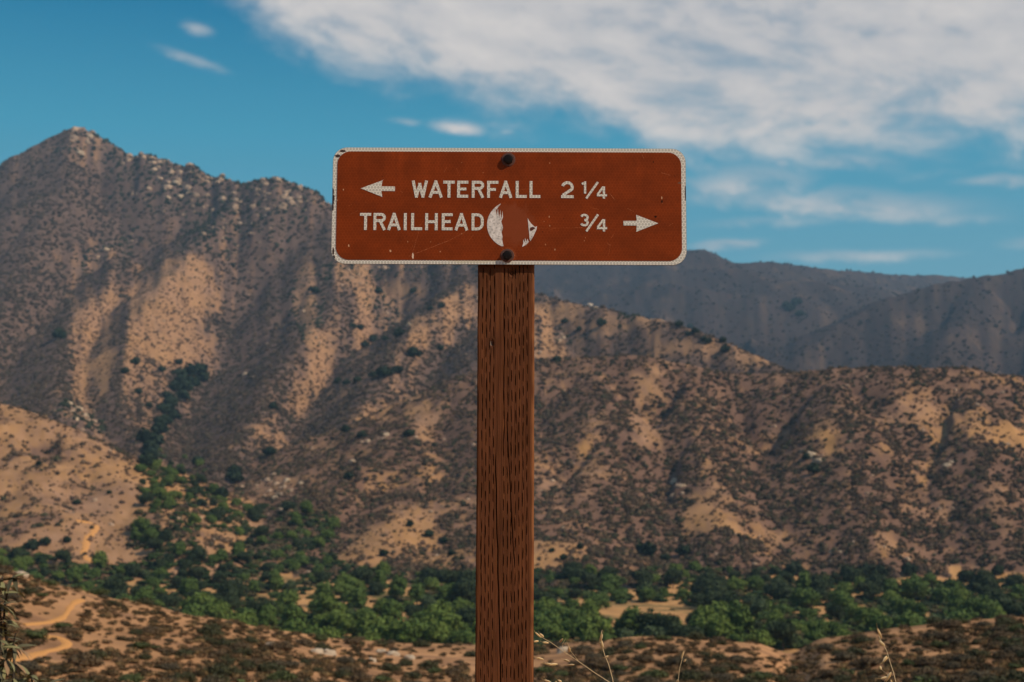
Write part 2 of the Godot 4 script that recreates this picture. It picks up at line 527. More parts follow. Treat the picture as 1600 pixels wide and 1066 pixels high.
func sky_color(a: float, e: float) -> Color:      # degrees
	var c: Color
	if e > 20.5: c = Color(0.0, 0.158, 0.315).lerp(Color(0.002, 0.095, 0.225), smooth(20.5, 90.0, e))
	elif e > 15.0: c = Color(0.045, 0.285, 0.43).lerp(Color(0.0, 0.158, 0.315), (e - 15.0) / 5.5)
	elif e > 9.0: c = Color(0.125, 0.345, 0.45).lerp(Color(0.045, 0.285, 0.43), (e - 9.0) / 6.0)
	else: c = Color(0.25, 0.42, 0.5).lerp(Color(0.125, 0.345, 0.45), smooth(-6.0, 9.0, e))
	if e < 0.0: return c
	var el := e * RAD
	var ar := a * RAD
	var y := sin(el) * 2.3 + 0.25 * sin(ar)
	var x := cos(el) * sin(ar)
	var z := cos(el) * cos(ar)
	var big := n_cloud.get_noise_3d(x * 4.0 + 3.0, y * 4.0, z * 4.0)
	var fine := n_wisp.get_noise_3d(x * 15.0 + 0.8 * big, y * 15.0, z * 15.0)
	var k := 0
	while k < BANK.size() - 2 and a > BANK[k + 1][0]: k += 1
	var edge := lerpf(BANK[k][1], BANK[k + 1][1], clampf((a - BANK[k][0]) / (BANK[k + 1][0] - BANK[k][0]), 0, 1))
	var d := (e - edge) / 2.0 + 0.5 * big + 0.6 * fine
	var dense := smooth(-0.5, 1.0, d) * clampf(0.92 + 0.5 * fine + 0.35 * big, 0.0, 1.0)
	# the bank breaks up again towards the zenith
	dense *= 1.0 - 0.75 * smooth(28.0, 48.0, e + 14.0 * big)
	if e < 24.0 and absf(a) < 26.0:
		for w in WISPS:
			var u: float = (a - w[0]) / w[2]
			if absf(u) > 1.7: continue
			var v: float = (e - w[1] - w[5] * (a - w[0])) / w[3] + 1.3 * fine
			if absf(v) > 1.8: continue
			dense = maxf(dense, w[4] * smooth(1.5, 0.1, sqrt(u * u + v * v)) * (0.9 + 1.1 * fine))
	dense = clampf(dense, 0.0, 0.96)
	var lit := clampf(0.5 + 0.75 * fine + 0.5 * big - 0.2 * smooth(0.8, 2.6, d), 0.0, 1.0)
	return c.lerp(Color(0.43, 0.435, 0.46).lerp(Color(0.68, 0.63, 0.595), lit), dense)

func build_sky() -> Sky:
	var lo := Image.create(512, 256, false, Image.FORMAT_RGB8)
	for j in 256:
		var e := 90.0 - (j + 0.5) / 256.0 * 180.0
		for i in 512:
			lo.set_pixel(i, j, sky_color((i + 0.5) / 512.0 * 360.0 - 180.0, e).linear_to_srgb() if e > -4.0 else Color(0.3, 0.3, 0.29))
	lo.resize(4096, 2048, Image.INTERPOLATE_CUBIC)
	var w := 576
	var h := 330
	var hi := Image.create(w, h, false, Image.FORMAT_RGB8)
	for j in h:
		var e := 90.0 - (1024 - h + 14 + j + 0.5) / 2048.0 * 180.0
		for i in w:
			hi.set_pixel(i, j, sky_color((2048 - w / 2 + i + 0.5) / 4096.0 * 360.0 - 180.0, e).linear_to_srgb())
	lo.blit_rect(hi, Rect2i(0, 0, w, h), Vector2i(2048 - w / 2, 1024 - h + 14))
	# a panorama begins straight ahead, along -z
	var turned_sky := Image.create(4096, 2048, false, Image.FORMAT_RGB8)
	turned_sky.blit_rect(lo, Rect2i(2048, 0, 2048, 2048), Vector2i(0, 0))
	turned_sky.blit_rect(lo, Rect2i(0, 0, 2048, 2048), Vector2i(2048, 0))
	var pm := PanoramaSkyMaterial.new()
	pm.panorama = ImageTexture.create_from_image(turned_sky)
	var s := Sky.new()
	s.sky_material = pm
	return s

# ------------------------------------------------------------------ the sign
const SIGN_D := 2.447
const KPX := 0.6096 / 553.5         # metres on the sign per pixel of the photograph
const SIGN_C := Vector2(795.5, 322.0)
var n_grain := noise(1.0, 3, 91)

func sp(p: Vector2) -> Vector2:     # a place on the sign, in metres from its middle
	return Vector2((p.x - SIGN_C.x) * KPX, (SIGN_C.y - p.y) * KPX)

func sign_uv(p: Vector2) -> Vector2:
	return Vector2(0.5 + p.x / 0.62, 0.5 - p.y / 0.2083)

func rounded(w: float, h: float, r: float) -> PackedVector2Array:
	var o := PackedVector2Array()
	for k in 4:
		var c := Vector2((w / 2 - r) * (1 if k < 1 or k > 2 else -1), (h / 2 - r) * (1 if k < 2 else -1))
		for i in 9:
			var a := (k + i / 8.0) * PI / 2
			o.append(c + Vector2(cos(a), sin(a)) * r)
	return o

func plate(outline: PackedVector2Array, z0: float, z1: float, bevel := 0.0) -> ArrayMesh:   # a flat sheet with edges
	var st := SurfaceTool.new()
	st.begin(Mesh.PRIMITIVE_TRIANGLES)
	st.set_smooth_group(-1)
	var tri := Geometry2D.triangulate_polygon(outline)
	for k in range(0, tri.size(), 3):
		var t := [outline[tri[k]], outline[tri[k + 1]], outline[tri[k + 2]]]
		if (t[1] - t[0]).cross(t[2] - t[0]) > 0: t = [t[0], t[2], t[1]]
		for p in t:
			st.set_uv(sign_uv(p)); st.add_vertex(Vector3(p.x, p.y, z1))
		for p in [t[0], t[2], t[1]]:
			st.set_uv(sign_uv(p)); st.add_vertex(Vector3(p.x, p.y, z0))
	var n := outline.size()
	for i in n:
		var p := outline[i]
		var q := outline[(i + 1) % n]
		for s in [Vector3(p.x, p.y, z0), Vector3(q.x, q.y, z1), Vector3(p.x, p.y, z1), Vector3(p.x, p.y, z0), Vector3(q.x, q.y, z0), Vector3(q.x, q.y, z1)]:
			st.set_uv(sign_uv(Vector2(s.x, s.y))); st.add_vertex(s)
	st.generate_normals()
	return st.commit()

# A letter: each stroke a strip of even width along a line, in pixels of the photograph.
func strokes(lines: Array, width: float, z: float) -> ArrayMesh:
	var st := SurfaceTool.new()
	st.begin(Mesh.PRIMITIVE_TRIANGLES)
	var lift := 0.0
	for line in lines:
		var pts := PackedVector2Array()
		for p in line: pts.append(sp(p))
		var left := PackedVector2Array()
		var right := PackedVector2Array()
		for i in pts.size():
			var before := (pts[i] - pts[maxi(i - 1, 0)]).normalized()
			var after := (pts[mini(i + 1, pts.size() - 1)] - pts[i]).normalized()
			if i == 0: before = after
			if i == pts.size() - 1: after = before
			var mid := (before + after).normalized()
			var nn := Vector2(-mid.y, mid.x) * (width * KPX * 0.5) / maxf(0.4, mid.dot(after))
			left.append(pts[i] + nn); right.append(pts[i] - nn)
		for i in pts.size() - 1:
			for p in [left[i], left[i + 1], right[i], right[i], left[i + 1], right[i + 1]]:
				st.set_uv(sign_uv(p)); st.set_normal(Vector3.BACK); st.add_vertex(Vector3(p.x, p.y, z + lift))
		lift += 0.00003
	return st.commit()

func arc(cx: float, cy: float, rx: float, ry: float, a0: float, a1: float, n := 9) -> Array:
	var o := []
	for i in n:
		var a := (a0 + (a1 - a0) * i / (n - 1.0)) * RAD
		o.append(Vector2(cx + rx * cos(a), cy - ry * sin(a)))
	return o

func letter(ch: String, x0: float, x1: float, y0: float, y1: float, w: float) -> Array:
	var h := w * 0.5
	var l := x0 + h
	var r := x1 - h
	var t := y0 + h
	var b := y1 - h
	var m := (y0 + y1) * 0.5
	var c := (x0 + x1) * 0.5
	match ch:
		"W": return [[Vector2(l - 0.3, y0), Vector2(lerpf(l, c, 0.52), y1)], [Vector2(lerpf(l, c, 0.48), y1), Vector2(c + 0.4, y0 + 4)], [Vector2(c - 0.4, y0 + 4), Vector2(lerpf(c, r, 0.52), y1)], [Vector2(lerpf(c, r, 0.48), y1), Vector2(r + 0.3, y0)]]
		"A": return [[Vector2(l - 0.2, y1), Vector2(c + 0.5, y0)], [Vector2(r + 0.2, y1), Vector2(c - 0.5, y0)], [Vector2(lerpf(l, c, 0.3), y1 - 8.2), Vector2(lerpf(r, c, 0.3), y1 - 8.2)]]
		"T": return [[Vector2(x0, t), Vector2(x1, t)], [Vector2(c, y0 + w), Vector2(c, y1)]]
		"E": return [[Vector2(l, y0), Vector2(l, y1)], [Vector2(x0 + w, t), Vector2(x1, t)], [Vector2(x0 + w, m - 0.3), Vector2(x1 - 3, m - 0.3)], [Vector2(x0 + w, b), Vector2(x1, b)]]
		"F": return [[Vector2(l, y0), Vector2(l, y1)], [Vector2(x0 + w, t), Vector2(x1, t)], [Vector2(x0 + w, m + 0.2), Vector2(x1 - 4, m + 0.2)]]
		"L": return [[Vector2(l, y0), Vector2(l, y1)], [Vector2(x0 + w, b), Vector2(x1, b)]]
		"I": return [[Vector2(c, y0), Vector2(c, y1)]]
		"H": return [[Vector2(l, y0), Vector2(l, y1)], [Vector2(r, y0), Vector2(r, y1)], [Vector2(x0 + w, m), Vector2(x1 - w, m)]]
		"R":
			var ry := (y1 - y0) * 0.53 * 0.5
			var cyy := y0 + ry
			var bowl := [Vector2(x0 + w, t)] + arc(x1 - ry, cyy, ry - h, ry - h, 90, -90) + [Vector2(x0 + w, cyy + ry - h)]
			return [[Vector2(l, y0), Vector2(l, y1)], bowl, [Vector2(c + 0.5, cyy + ry - h), Vector2(r + 0.5, y1)]]
		"D":
			var rd := (x1 - x0) * 0.55
			var bow := [Vector2(x0 + w, t)] + arc(x1 - rd, t + rd - h, rd - h, rd - h, 90, 0) + arc(x1 - rd, b - rd + h, rd - h, rd - h, 0, -90) + [Vector2(x0 + w, b)]
			return [[Vector2(l, y0), Vector2(l, y1)], bow]
		"2":
			var r2 := (x1 - x0) * 0.5 - h
			return [arc(c, t + r2, r2, r2, 165, -25, 12) + [Vector2(l + 0.4, y1 - w)], [Vector2(x0, b), Vector2(x1, b)]]
		"1": return [[Vector2(r, y0), Vector2(r, y1)], [Vector2(x0, y0 + 4.2), Vector2(r - h, y0 + 2.4)]]
		"3":
			var q := (y1 - y0 - w) * 0.25
			var rx := (x1 - x0) * 0.5 - h
			return [arc(c - 0.5, t + q, rx, q, 160, -90, 10), arc(c - 0.5, b - q, rx, q, 90, -160, 10)]
		"4": return [[Vector2(r - 3.0, y0), Vector2(r - 3.0, y1)], [Vector2(x0, y1 - 5.2), Vector2(x1, y1 - 5.2)], [Vector2(x0 + 1.0, y1 - 6.2), Vector2(r - 4.0, y0 + 0.8)]]
		"/": return [[Vector2(x0 + h, y1), Vector2(x1 - h, y0)]]
	return []

func scratch(im: Image, x0: float, y0: float, x1: float, y1: float, c: Color, amount: float) -> void:
	var a := sign_uv(sp(Vector2(x0, y0))) * Vector2(im.get_size())
	var b := sign_uv(sp(Vector2(x1, y1))) * Vector2(im.get_size())
	var n := int(a.distance_to(b)) + 1
	for i in n:
		var p := a.lerp(b, float(i) / n) + Vector2(0, 1.6 * n_grain.get_noise_2d(i * 0.05, x0))
		var k := amount * clampf(0.55 + 0.9 * n_grain.get_noise_2d(i * 0.09, y0 + x0), 0.0, 1.0)
		for dx in 2:
			for dy in 2:
				var u := clampi(int(p.x) + dx, 0, im.get_width() - 1)
				var v := clampi(int(p.y) + dy, 0, im.get_height() - 1)
				im.set_pixel(u, v, im.get_pixel(u, v).lerp(c, k))

func blot(im: Image, px: float, py: float, rx: float, ry: float, c: Color, amount: float) -> void:
	var s := Vector2(im.get_size())
	var o := sign_uv(sp(Vector2(px, py))) * s
	var e := Vector2(rx * KPX / 0.62 * s.x, ry * KPX / 0.2083 * s.y)
	for v in range(maxi(0, int(o.y - e.y * 1.4)), mini(im.get_height(), int(o.y + e.y * 1.4) + 1)):
		for u in range(maxi(0, int(o.x - e.x * 1.4)), mini(im.get_width(), int(o.x + e.x * 1.4) + 1)):
			var d := Vector2((u - o.x) / e.x, (v - o.y) / e.y).length() + (0.35 if rx < 20.0 else 0.18) * n_grain.get_noise_2d(u * 0.12, v * 0.12) + (0.0 if rx < 20.0 else 0.3 * n_grain.get_noise_2d(u * 0.02, v * 0.012))
			if d < 1.0: im.set_pixel(u, v, im.get_pixel(u, v).lerp(c, amount * smooth(1.0, 0.88, d)))

func sheeting(cell: Color, line: Color, w: int, h: int) -> Image:   # the honeycomb of reflective sheeting
	var tw := 18
	var th := 32
	var tile := Image.create(tw, th, false, Image.FORMAT_RGB8)
	for v in th:
		for u in tw:
			var best := 99.0
			var next := 99.0
			for o in [Vector2(0, 0), Vector2(18, 0), Vector2(0, 32), Vector2(18, 32), Vector2(9, 16), Vector2(-9, 16), Vector2(27, 16)]:
				var d: float = Vector2(u + 0.5, v + 0.5).distance_to(o)
				if d < best:
					next = best; best = d
				elif d < next: next = d
			tile.set_pixel(u, v, line.lerp(cell, smooth(1.0, 3.6, next - best)))
	var im := Image.create(w, h, false, Image.FORMAT_RGB8)
	for v in range(0, h, th):
		for u in range(0, w, tw):
			im.blit_rect(tile, Rect2i(0, 0, tw, th), Vector2i(u, v))
	return im

func textured(im: Image, rough: float, spec: float) -> StandardMaterial3D:
	var m := StandardMaterial3D.new()
	m.albedo_texture = ImageTexture.create_from_image(im)
	m.roughness = rough
	m.metallic_specular = spec
	m.texture_repeat = false
	return m

func build_sign() -> void:
	var where := EYE + ray(SIGN_C.x, SIGN_C.y) * SIGN_D
	var foot := Vector3(where.x - 0.0045 - 0.004 * (where.y - near_at(0, 2.45)), near_at(0, 2.45), where.z - 0.055)
	var root := thing("trail_sign", foot)
	root.rotation.z = -0.004
	tag(root, "brown trail sign with white lettering and arrows bolted to a wooden post", "sign")
	var up := where.y - foot.y
	# post
	var wood := mat(Color(1, 1, 1), 0.75, 0.25, true)
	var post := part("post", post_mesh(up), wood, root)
	# panel, all of it parts of the sheet
	var metal := mat(Color(0.28, 0.27, 0.26), 0.45, 0.5)
	metal.metallic = 0.6
	var panel := part("panel", plate(rounded(0.6096, 0.2045, 0.0245), -0.0025, 0.0), metal, root)
	panel.position = Vector3(0.0045 + 0.0, up, 0.055)
	var wt := sheeting(Color(0.77, 0.75, 0.715), Color(0.99, 0.97, 0.93), 2048, 688)
	var br := sheeting(Color(0.488, 0.203, 0.072), Color(0.535, 0.24, 0.105), 2048, 688)
	# fading and wash marks over the whole brown face
	for v in range(0, 688, 2):
		for u in range(0, 2048, 2):
			var k := 1.0 + 0.10 * n_grain.get_noise_2d(u * 0.004, v * 0.006) + 0.05 * n_grain.get_noise_2d(u * 0.03, v * 0.03)
			k += 0.12 * maxf(0.0, n_grain.get_noise_2d(u * 0.012, v * 0.0012 + 40.0)) * smooth(330, 20, v)
			for d in [Vector2i(0, 0), Vector2i(1, 0), Vector2i(0, 1), Vector2i(1, 1)]:
				var c := br.get_pixel(u + d.x, v + d.y)
				br.set_pixel(u + d.x, v + d.y, Color(c.r * k, c.g * k, c.b * k))
	var pale := Color(0.82, 0.54, 0.4)
	scratch(br, 640, 402, 700, 378, pale, 0.6); scratch(br, 700, 378, 790, 330, pale, 0.35); scratch(br, 646, 395, 655, 362, pale, 0.4); scratch(br, 652, 360, 662, 345, pale, 0.25)
	scratch(br, 953, 302, 961, 312, pale, 0.8); scratch(br, 1034, 268, 1048, 272, pale, 0.7); scratch(br, 1003, 238, 1007, 246, pale, 0.5); scratch(br, 898, 356, 910, 356, pale, 0.5)
	scratch(br, 948, 380, 955, 385, pale, 0.5); scratch(br, 955, 372, 960, 364, pale, 0.4); scratch(br, 950, 400, 954, 380, pale, 0.25); scratch(br, 980, 325, 990, 330, pale, 0.4); scratch(br, 838, 357, 905, 356, pale, 0.18)
	scratch(br, 712, 262, 718, 274, pale, 0.3); scratch(br, 1033, 305, 1035, 318, pale, 0.5); scratch(br, 770, 300, 830, 294, pale, 0.2); scratch(br, 540, 340, 560, 330, pale, 0.2)
	var n2 := RandomNumberGenerator.new()
	n2.seed = 5
	for i in 60:
		var x := n2.randf_range(530, 1062)
		var y := n2.randf_range(243, 402)
		if i % 3 == 0: scratch(br, x, y, x + n2.randf_range(-14, 14), y + n2.randf_range(-5, 10), pale, n2.randf_range(0.15, 0.42))
		else: blot(br, x, y, n2.randf_range(0.5, 1.1), n2.randf_range(0.5, 1.5), Color(0.85, 0.68, 0.55) if i % 2 else Color(0.2, 0.09, 0.05), n2.randf_range(0.3, 0.8))
	for p in [[536, 297, 0.9, 1.3], [527, 314, 0.8, 1], [546, 386, 1.1, 2.2], [611, 394, 1.6, 2], [858, 339, 0.7, 1.5], [867, 391, 0.8, 1.6], [1034, 308, 0.9, 2.4]]:
		blot(br, p[0], p[1], p[2], p[3], Color(0.88, 0.72, 0.58), 0.85)
	blot(br, 646, 402, 1.5, 5, Color(0.93, 0.86, 0.78), 0.9)
	blot(br, 1024, 338, 2.0, 2.0, Color(0.12, 0.06, 0.04), 0.9)
	blot(br, 1034, 314, 1.6, 2.4, Color(0.16, 0.08, 0.05), 0.8)
	blot(br, 1063, 284, 4.5, 1.6, Color(0.42, 0.34, 0.3), 0.8)
	# glue of the round sticker that was torn off, and worn rings round the bolts
	blot(br, 800, 352, 37, 37, Color(0.52, 0.255, 0.15), 0.6)
	blot(br, 806, 350, 22, 30, Color(0.56, 0.29, 0.19), 0.4)
	blot(br, 794, 248, 12, 12, Color(0.42, 0.25, 0.22), 0.7)
	blot(br, 794, 401, 13.5, 13.5, Color(0.62, 0.33, 0.2), 0.55)
	for p in [[519, 300, 2.4, 6], [520, 312, 2.6, 5], [519, 325, 2.6, 6], [520.5, 308, 2, 3], [526, 243, 5, 2.4], [534, 235, 5, 2.0], [519, 318, 3, 3], [522, 395, 1.6, 6], [1071, 300, 0.9, 14], [523, 404, 2, 3], [1073, 380, 0.9, 10]]:
		blot(wt, p[0], p[1], p[2], p[3], Color(0.2, 0.13, 0.12), 0.92)
	blot(wt, 646, 404, 2.0, 5, Color(0.93, 0.9, 0.84), 0.9)
	blot(wt, 740, 408, 40, 5, Color(0.78, 0.7, 0.5), 0.25)
	var white := textured(wt, 0.4, 0.4)
	var brown := textured(br, 0.5, 0.2)
	part("border", plate(rounded(0.6086, 0.2035, 0.024), 0.0003, 0.0006), white, panel)
	var face := part("face", plate(rounded(0.5935, 0.19, 0.0225), 0.0009, 0.0012), brown, panel)
	face.name = "face"
	var z := 0.0016
	var row1 := [["W", 643.2, 668], ["A", 669.6, 691.7], ["T", 692.4, 710.4], ["E", 714.1, 731.5], ["R", 737, 756.3], ["F", 761, 778.7], ["A", 779.8, 800.4], ["L", 805.8, 823], ["L", 827.4, 844.4], ["2", 876.7, 896.4]]
	for l in row1: part("letter" if l[0] != "2" else "numeral", strokes(letter(l[0], l[1], l[2], 282.3, 309.2, 4.5), 4.5, z), white, panel)
	var row2 := [["T", 563, 580.4], ["R", 584, 603.3], ["A", 605.6, 626.7], ["I", 631, 636.3], ["L", 642.8, 660], ["H", 664.7, 684.3], ["E", 690.5, 707.5], ["A", 710.5, 732.0], ["D", 737, 756]]
	for l in row2: part("letter", strokes(letter(l[0], l[1] if l[0] != "A" else l[1], l[2], 334.2, 361.2, 4.5), 4.5, z), white, panel)
	for l in [["1", 909.2, 916, 282.6, 302], ["/", 914.3, 936, 283.5, 309.8], ["4", 932.6, 948.4, 290.5, 309.8], ["3", 906.6, 920.4, 334.2, 354.2], ["/", 914.3, 936, 335.2, 362], ["4", 932.6, 948.4, 342.6, 362]]:
		part("numeral" if l[0] != "/" else "fraction_bar", strokes(letter(l[0], l[1], l[2], l[3], l[4], 3.5), 3.5, z), white, panel)
	for s in [[[563.4, 295], [597.2, 282], [595.6, 291.6], [616.8, 291.8], [616.8, 299.2], [595.6, 299], [597.2, 308.6]], [[1028.2, 348.8], [993.8, 335.4], [994.6, 345], [974, 345.2], [974, 352.4], [994.6, 352.4], [993.8, 362.4]]]:
		var o := PackedVector2Array()
		for p in s: o.append(sp(Vector2(p[0], p[1])))
		part("arrow", plate(o, z - 0.0003, z), white, panel)
	# what is left of the round white sticker
	var paper := Image.create(256, 256, false, Image.FORMAT_RGB8)
	for v in 256:
		for u in 256:
			var k := 0.86 + 0.12 * n_grain.get_noise_2d(u * 0.03, v * 0.02) - 0.16 * smooth(0.1, 0.5, n_grain.get_noise_2d(u * 0.05 + 60, v * 0.05))
			paper.set_pixel(u, v, Color(k, k * 0.965, k * 0.95))
	var pm := StandardMaterial3D.new()
	pm.albedo_texture = ImageTexture.create_from_image(paper)
	pm.uv1_scale = Vector3(7, 3, 1)
	pm.roughness = 0.7
	pm.metallic_specular = 0.2
	var left := PackedVector2Array()
	for i in 25:
		var a := (116.0 + i * 5.4) * RAD
		left.append(sp(Vector2(800 + 38.8 * cos(a), 352 - 37.5 * sin(a))))
	for p in [[787, 386], [785, 376], [785.5, 371], [784.0, 364], [786.2, 356], [783.2, 347], [786, 340], [785.2, 330], [783, 345], [782, 328], [780.2, 342], [778, 326], [776.2, 338], [774.5, 325], [774, 330]]: left.append(sp(Vector2(p[0], p[1])))
	part("torn_sticker", plate(left, 0.0013, 0.0015), pm, panel)
	for s in [[[824.5, 341], [827, 346], [831, 351], [836, 355.5], [839, 354], [838.4, 359], [834, 369], [829, 378], [827.5, 374], [827, 366], [826, 357]], [[816, 387], [818, 381], [817.5, 375], [820, 380], [820.5, 373], [823, 379], [824, 374], [826.5, 379], [822, 384]]]:
		var o := PackedVector2Array()
		for p in s: o.append(sp(Vector2(p[0], p[1])))
		part("torn_sticker", plate(o, 0.0013, 0.0015), pm, panel)
	var grime := mat(Color(0.1, 0.03, 0.02), 0.8)
	var o2 := PackedVector2Array()
	for p in [[828.5, 356.5], [833, 355], [836.5, 357.5], [833, 360], [829.5, 362], [828, 360]]: o2.append(sp(Vector2(p[0], p[1])))
	part("paper_hole", plate(o2, 0.0016, 0.0018), grime, panel)
	# bolts
	var iron := mat(Color(0.01, 0.006, 0.005), 0.4, 0.3)
	var rust := mat(Color(0.11, 0.05, 0.04), 0.6, 0.3)
	for p in [Vector2(794, 248), Vector2(793, 401)]:
		var b := part("bolt", bolt_mesh(1), iron, panel)
		part("washer", bolt_mesh(0), rust, b)
		var q := sp(p)
		b.position = Vector3(q.x, q.y, 0.0012)
		b.rotation.z = 0.3 if p.y < 300 else 0.75
	var splinter := SurfaceTool.new()
	splinter.begin(Mesh.PRIMITIVE_TRIANGLES)
	blade(splinter, Vector3(0.008, up + 0.086, 0.02), Vector3(0.006, up + 0.1095, 0.03), 0.005, Color(0.05, 0.03, 0.02))
	blade(splinter, Vector3(0.009, up + 0.086, 0.02), Vector3(0.0135, up + 0.1085, 0.03), 0.0045, Color(0.05, 0.03, 0.02))
	part("splinter", splinter.commit(), wood, post)

func blade(st: SurfaceTool, a: Vector3, b: Vector3, w: float, c: Color) -> void:   # a thin three-sided spike
	var d := (b - a).normalized()
	var s := d.cross(Vector3(0.3, 0.2, 0.9)).normalized() * w * 0.5
	var t := d.cross(s).normalized() * w * 0.5
	var k := [a + s, a - s * 0.5 + t, a - s * 0.5 - t]
	st.set_color(c)
	for i in 3:
		for p in [k[i], b, k[(i + 1) % 3]]: st.add_vertex(p)

func bolt_mesh(which: int) -> ArrayMesh:      # washer and a worn six-sided head
	var st := SurfaceTool.new()
	st.begin(Mesh.PRIMITIVE_TRIANGLES)
	st.set_smooth_group(-1)
	var prof := [[0.0118, 0.0, 24], [0.0118, 0.0009, 24], [0.0112, 0.0012, 24], [0.0086, 0.0012, 6], [0.0086, 0.0048, 6], [0.0076, 0.0058, 12], [0.0050, 0.0064, 12], [0.0, 0.0066, 12]]
	for k in prof.size() - 1:
		if (k < 3) != (which == 0): continue
		for i in 24:
			var q := []
			for s in [[prof[k], i], [prof[k + 1], i], [prof[k + 1], i + 1], [prof[k], i + 1]]:
				var a: float = s[1] / 24.0 * TAU
				var rad: float = s[0][0]
				if s[0][2] == 6:
					var f := fposmod(a, TAU / 6) - TAU / 12
					rad = rad * cos(TAU / 12) / cos(f)
				q.append(Vector3(rad * cos(a), rad * sin(a), s[0][1]))
			for p in [q[0], q[1], q[2], q[0], q[2], q[3]]: st.add_vertex(p)
	st.generate_normals()
	return st.commit()

func post_mesh(up: float) -> ArrayMesh:
	# the front is a fine sheet with the incisions and drying cracks cut in; sides and back are plainer
	var half := 0.0485
	var top := up + 0.088
	var v := PackedVector3Array()
	var c := PackedColorArray()
	var ix := PackedInt32Array()
	var q := RandomNumberGenerator.new()
	q.seed = 17
	# incisions: rows across, each a column of slots
	var slots := []
	var at_x := [-0.040, -0.0335, -0.027, -0.0205, -0.003, 0.0035, 0.010, 0.0165, 0.023, 0.0295, 0.036]
	for k in at_x.size():
		var y := -0.4 + q.randf() * 0.05
		var step := 0.0305
		while y < top:
			slots.append([at_x[k] + q.randf_range(-0.0007, 0.0007), y + q.randf_range(-0.003, 0.003), q.randf_range(0.0078, 0.0108), q.randf_range(0.55, 1.0), q.randf_range(-0.05, 0.05)])
			y += step
	var nx := 240
	var y0 := -0.35
	var ny := int((top - y0) / 0.0034)
	var depth := PackedFloat32Array()
	depth.resize((nx + 1) * (ny + 1))
	for s in slots:
		var j0 := maxi(0, int((s[1] - s[2] - y0) / (top - y0) * ny))
		var j1 := mini(ny, int((s[1] + s[2] - y0) / (top - y0) * ny) + 1)
		var i0 := maxi(0, int((s[0] - 0.0035 + half) / (2 * half) * nx))
		var i1 := mini(nx, int((s[0] + 0.0035 + half) / (2 * half) * nx) + 1)
		for j in range(j0, j1 + 1):
			var yy := y0 + (top - y0) * j / ny
			var e: float = absf(yy - s[1]) / s[2]
			if e > 1.0: continue
			for i in range(i0, i1 + 1):
				var xx := -half + 2 * half * i / nx
				var d: float = absf(xx - s[0] - s[4] * (yy - s[1])) / lerpf(0.00095, 0.0005, e)
				if d < 1.0:
					var k := j * (nx + 1) + i
					depth[k] = maxf(depth[k], 0.0052 * s[3] * (1.0 - d * d))
	var n_line := noise(1.0, 2, 44)
	for j in ny + 1:
		var yy := y0 + (top - y0) * j / ny
		var dn := up - yy           # below the middle of the sign
		for i in nx + 1:
			var xx := -half + 2 * half * i / nx
			var k := j * (nx + 1) + i
			# long drying cracks
			var cr1 := -0.0035 + 0.0022 * n_line.get_noise_1d(yy * 9.0)
			if dn < 0.47 and dn > 0.05: depth[k] = maxf(depth[k], 0.0035 * smooth(0.0009, 0.0002, absf(xx - cr1)) * smooth(0.47, 0.40, dn) * (0.5 + 0.5 * n_line.get_noise_1d(yy * 30.0 + 9.0)))
			var cr2 := -0.0175 + (dn - 0.42) * 0.030 + 0.001 * n_line.get_noise_1d(yy * 14.0 + 50.0)
			if dn > 0.42: depth[k] = maxf(depth[k], 0.008 * smooth(0.0012, 0.0003, absf(xx - cr2)) * smooth(0.42, 0.47, dn))
			var cr3 := 0.0015 + (dn - 0.36) * 0.055
			if dn > 0.36 and dn < 0.62: depth[k] = maxf(depth[k], 0.005 * smooth(0.0010, 0.0002, absf(xx - cr3)) * smooth(0.36, 0.39, dn) * smooth(0.62, 0.56, dn))
			var knot := Vector2(xx + 0.0235, (dn - 0.237) * 0.6).length()
			depth[k] = maxf(depth[k], 0.004 * smooth(0.004, 0.0015, knot))
			var knot2 := Vector2(xx - 0.010, dn - 0.116).length()
			depth[k] = maxf(depth[k], 0.0025 * smooth(0.0045, 0.002, absf(knot2 - 0.003) + 0.002))
			var edge := half - absf(xx)
			var round_ := 0.0055 if xx > 0 else 0.003
			round_ += 0.0022 * n_line.get_noise_2d(yy * 13.0, signf(xx) * 7.0)
			var back := round_ - sqrt(maxf(0.0, round_ * round_ - pow(maxf(0.0, round_ - edge), 2.0)))
			var wave := 0.0005 * n_grain.get_noise_2d(xx * 160.0, yy * 5.0) + 0.0002 * n_grain.get_noise_2d(xx * 900.0 + 20, yy * 16.0)
			var bend := 0.0006 * n_line.get_noise_1d(yy * 6.0 + signf(xx) * 30.0)
			v.append(Vector3(xx + bend * absf(xx) / half, yy, half - back - depth[k] + wave))
			var g := n_grain.get_noise_2d(xx * 130.0, yy * 2.6) * 0.3 + n_grain.get_noise_2d(xx * 620.0, yy * 9.0) * 0.2 + n_line.get_noise_2d(xx * 25.0, yy * 7.0) * 0.45
			var col := Color(0.122, 0.041, 0.0165) * (1.0 + 0.55 * g)
			col = col.lerp(Color(0.36, 0.15, 0.06), smooth(0.009, 0.001, edge) * (0.4 if xx > 0 else 0.0) * clampf(0.6 + n_line.get_noise_1d(yy * 17.0), 0.0, 1.0))  # sunlit highlight painted into the wood colour along the right edge
			if knot < 0.003 and xx < -0.0235: col = Color(0.5, 0.42, 0.36)
			col = col.lerp(Color(0.06, 0.022, 0.012), smooth(0.016, 0.004, knot) * 0.6)
			col = col.lerp(Color(0.07, 0.025, 0.012), smooth(0.012, 0.004, knot2) * 0.5)
			col.a = 1.0
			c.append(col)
	for j in ny:
		for i in nx:
			var k := j * (nx + 1) + i
			ix.append_array([k, k + nx + 1, k + 1, k + 1, k + nx + 1, k + nx + 2])
	# the other sides: strips along the height
	var ring := []
	ring.append(Vector2(half, half - 0.0055))
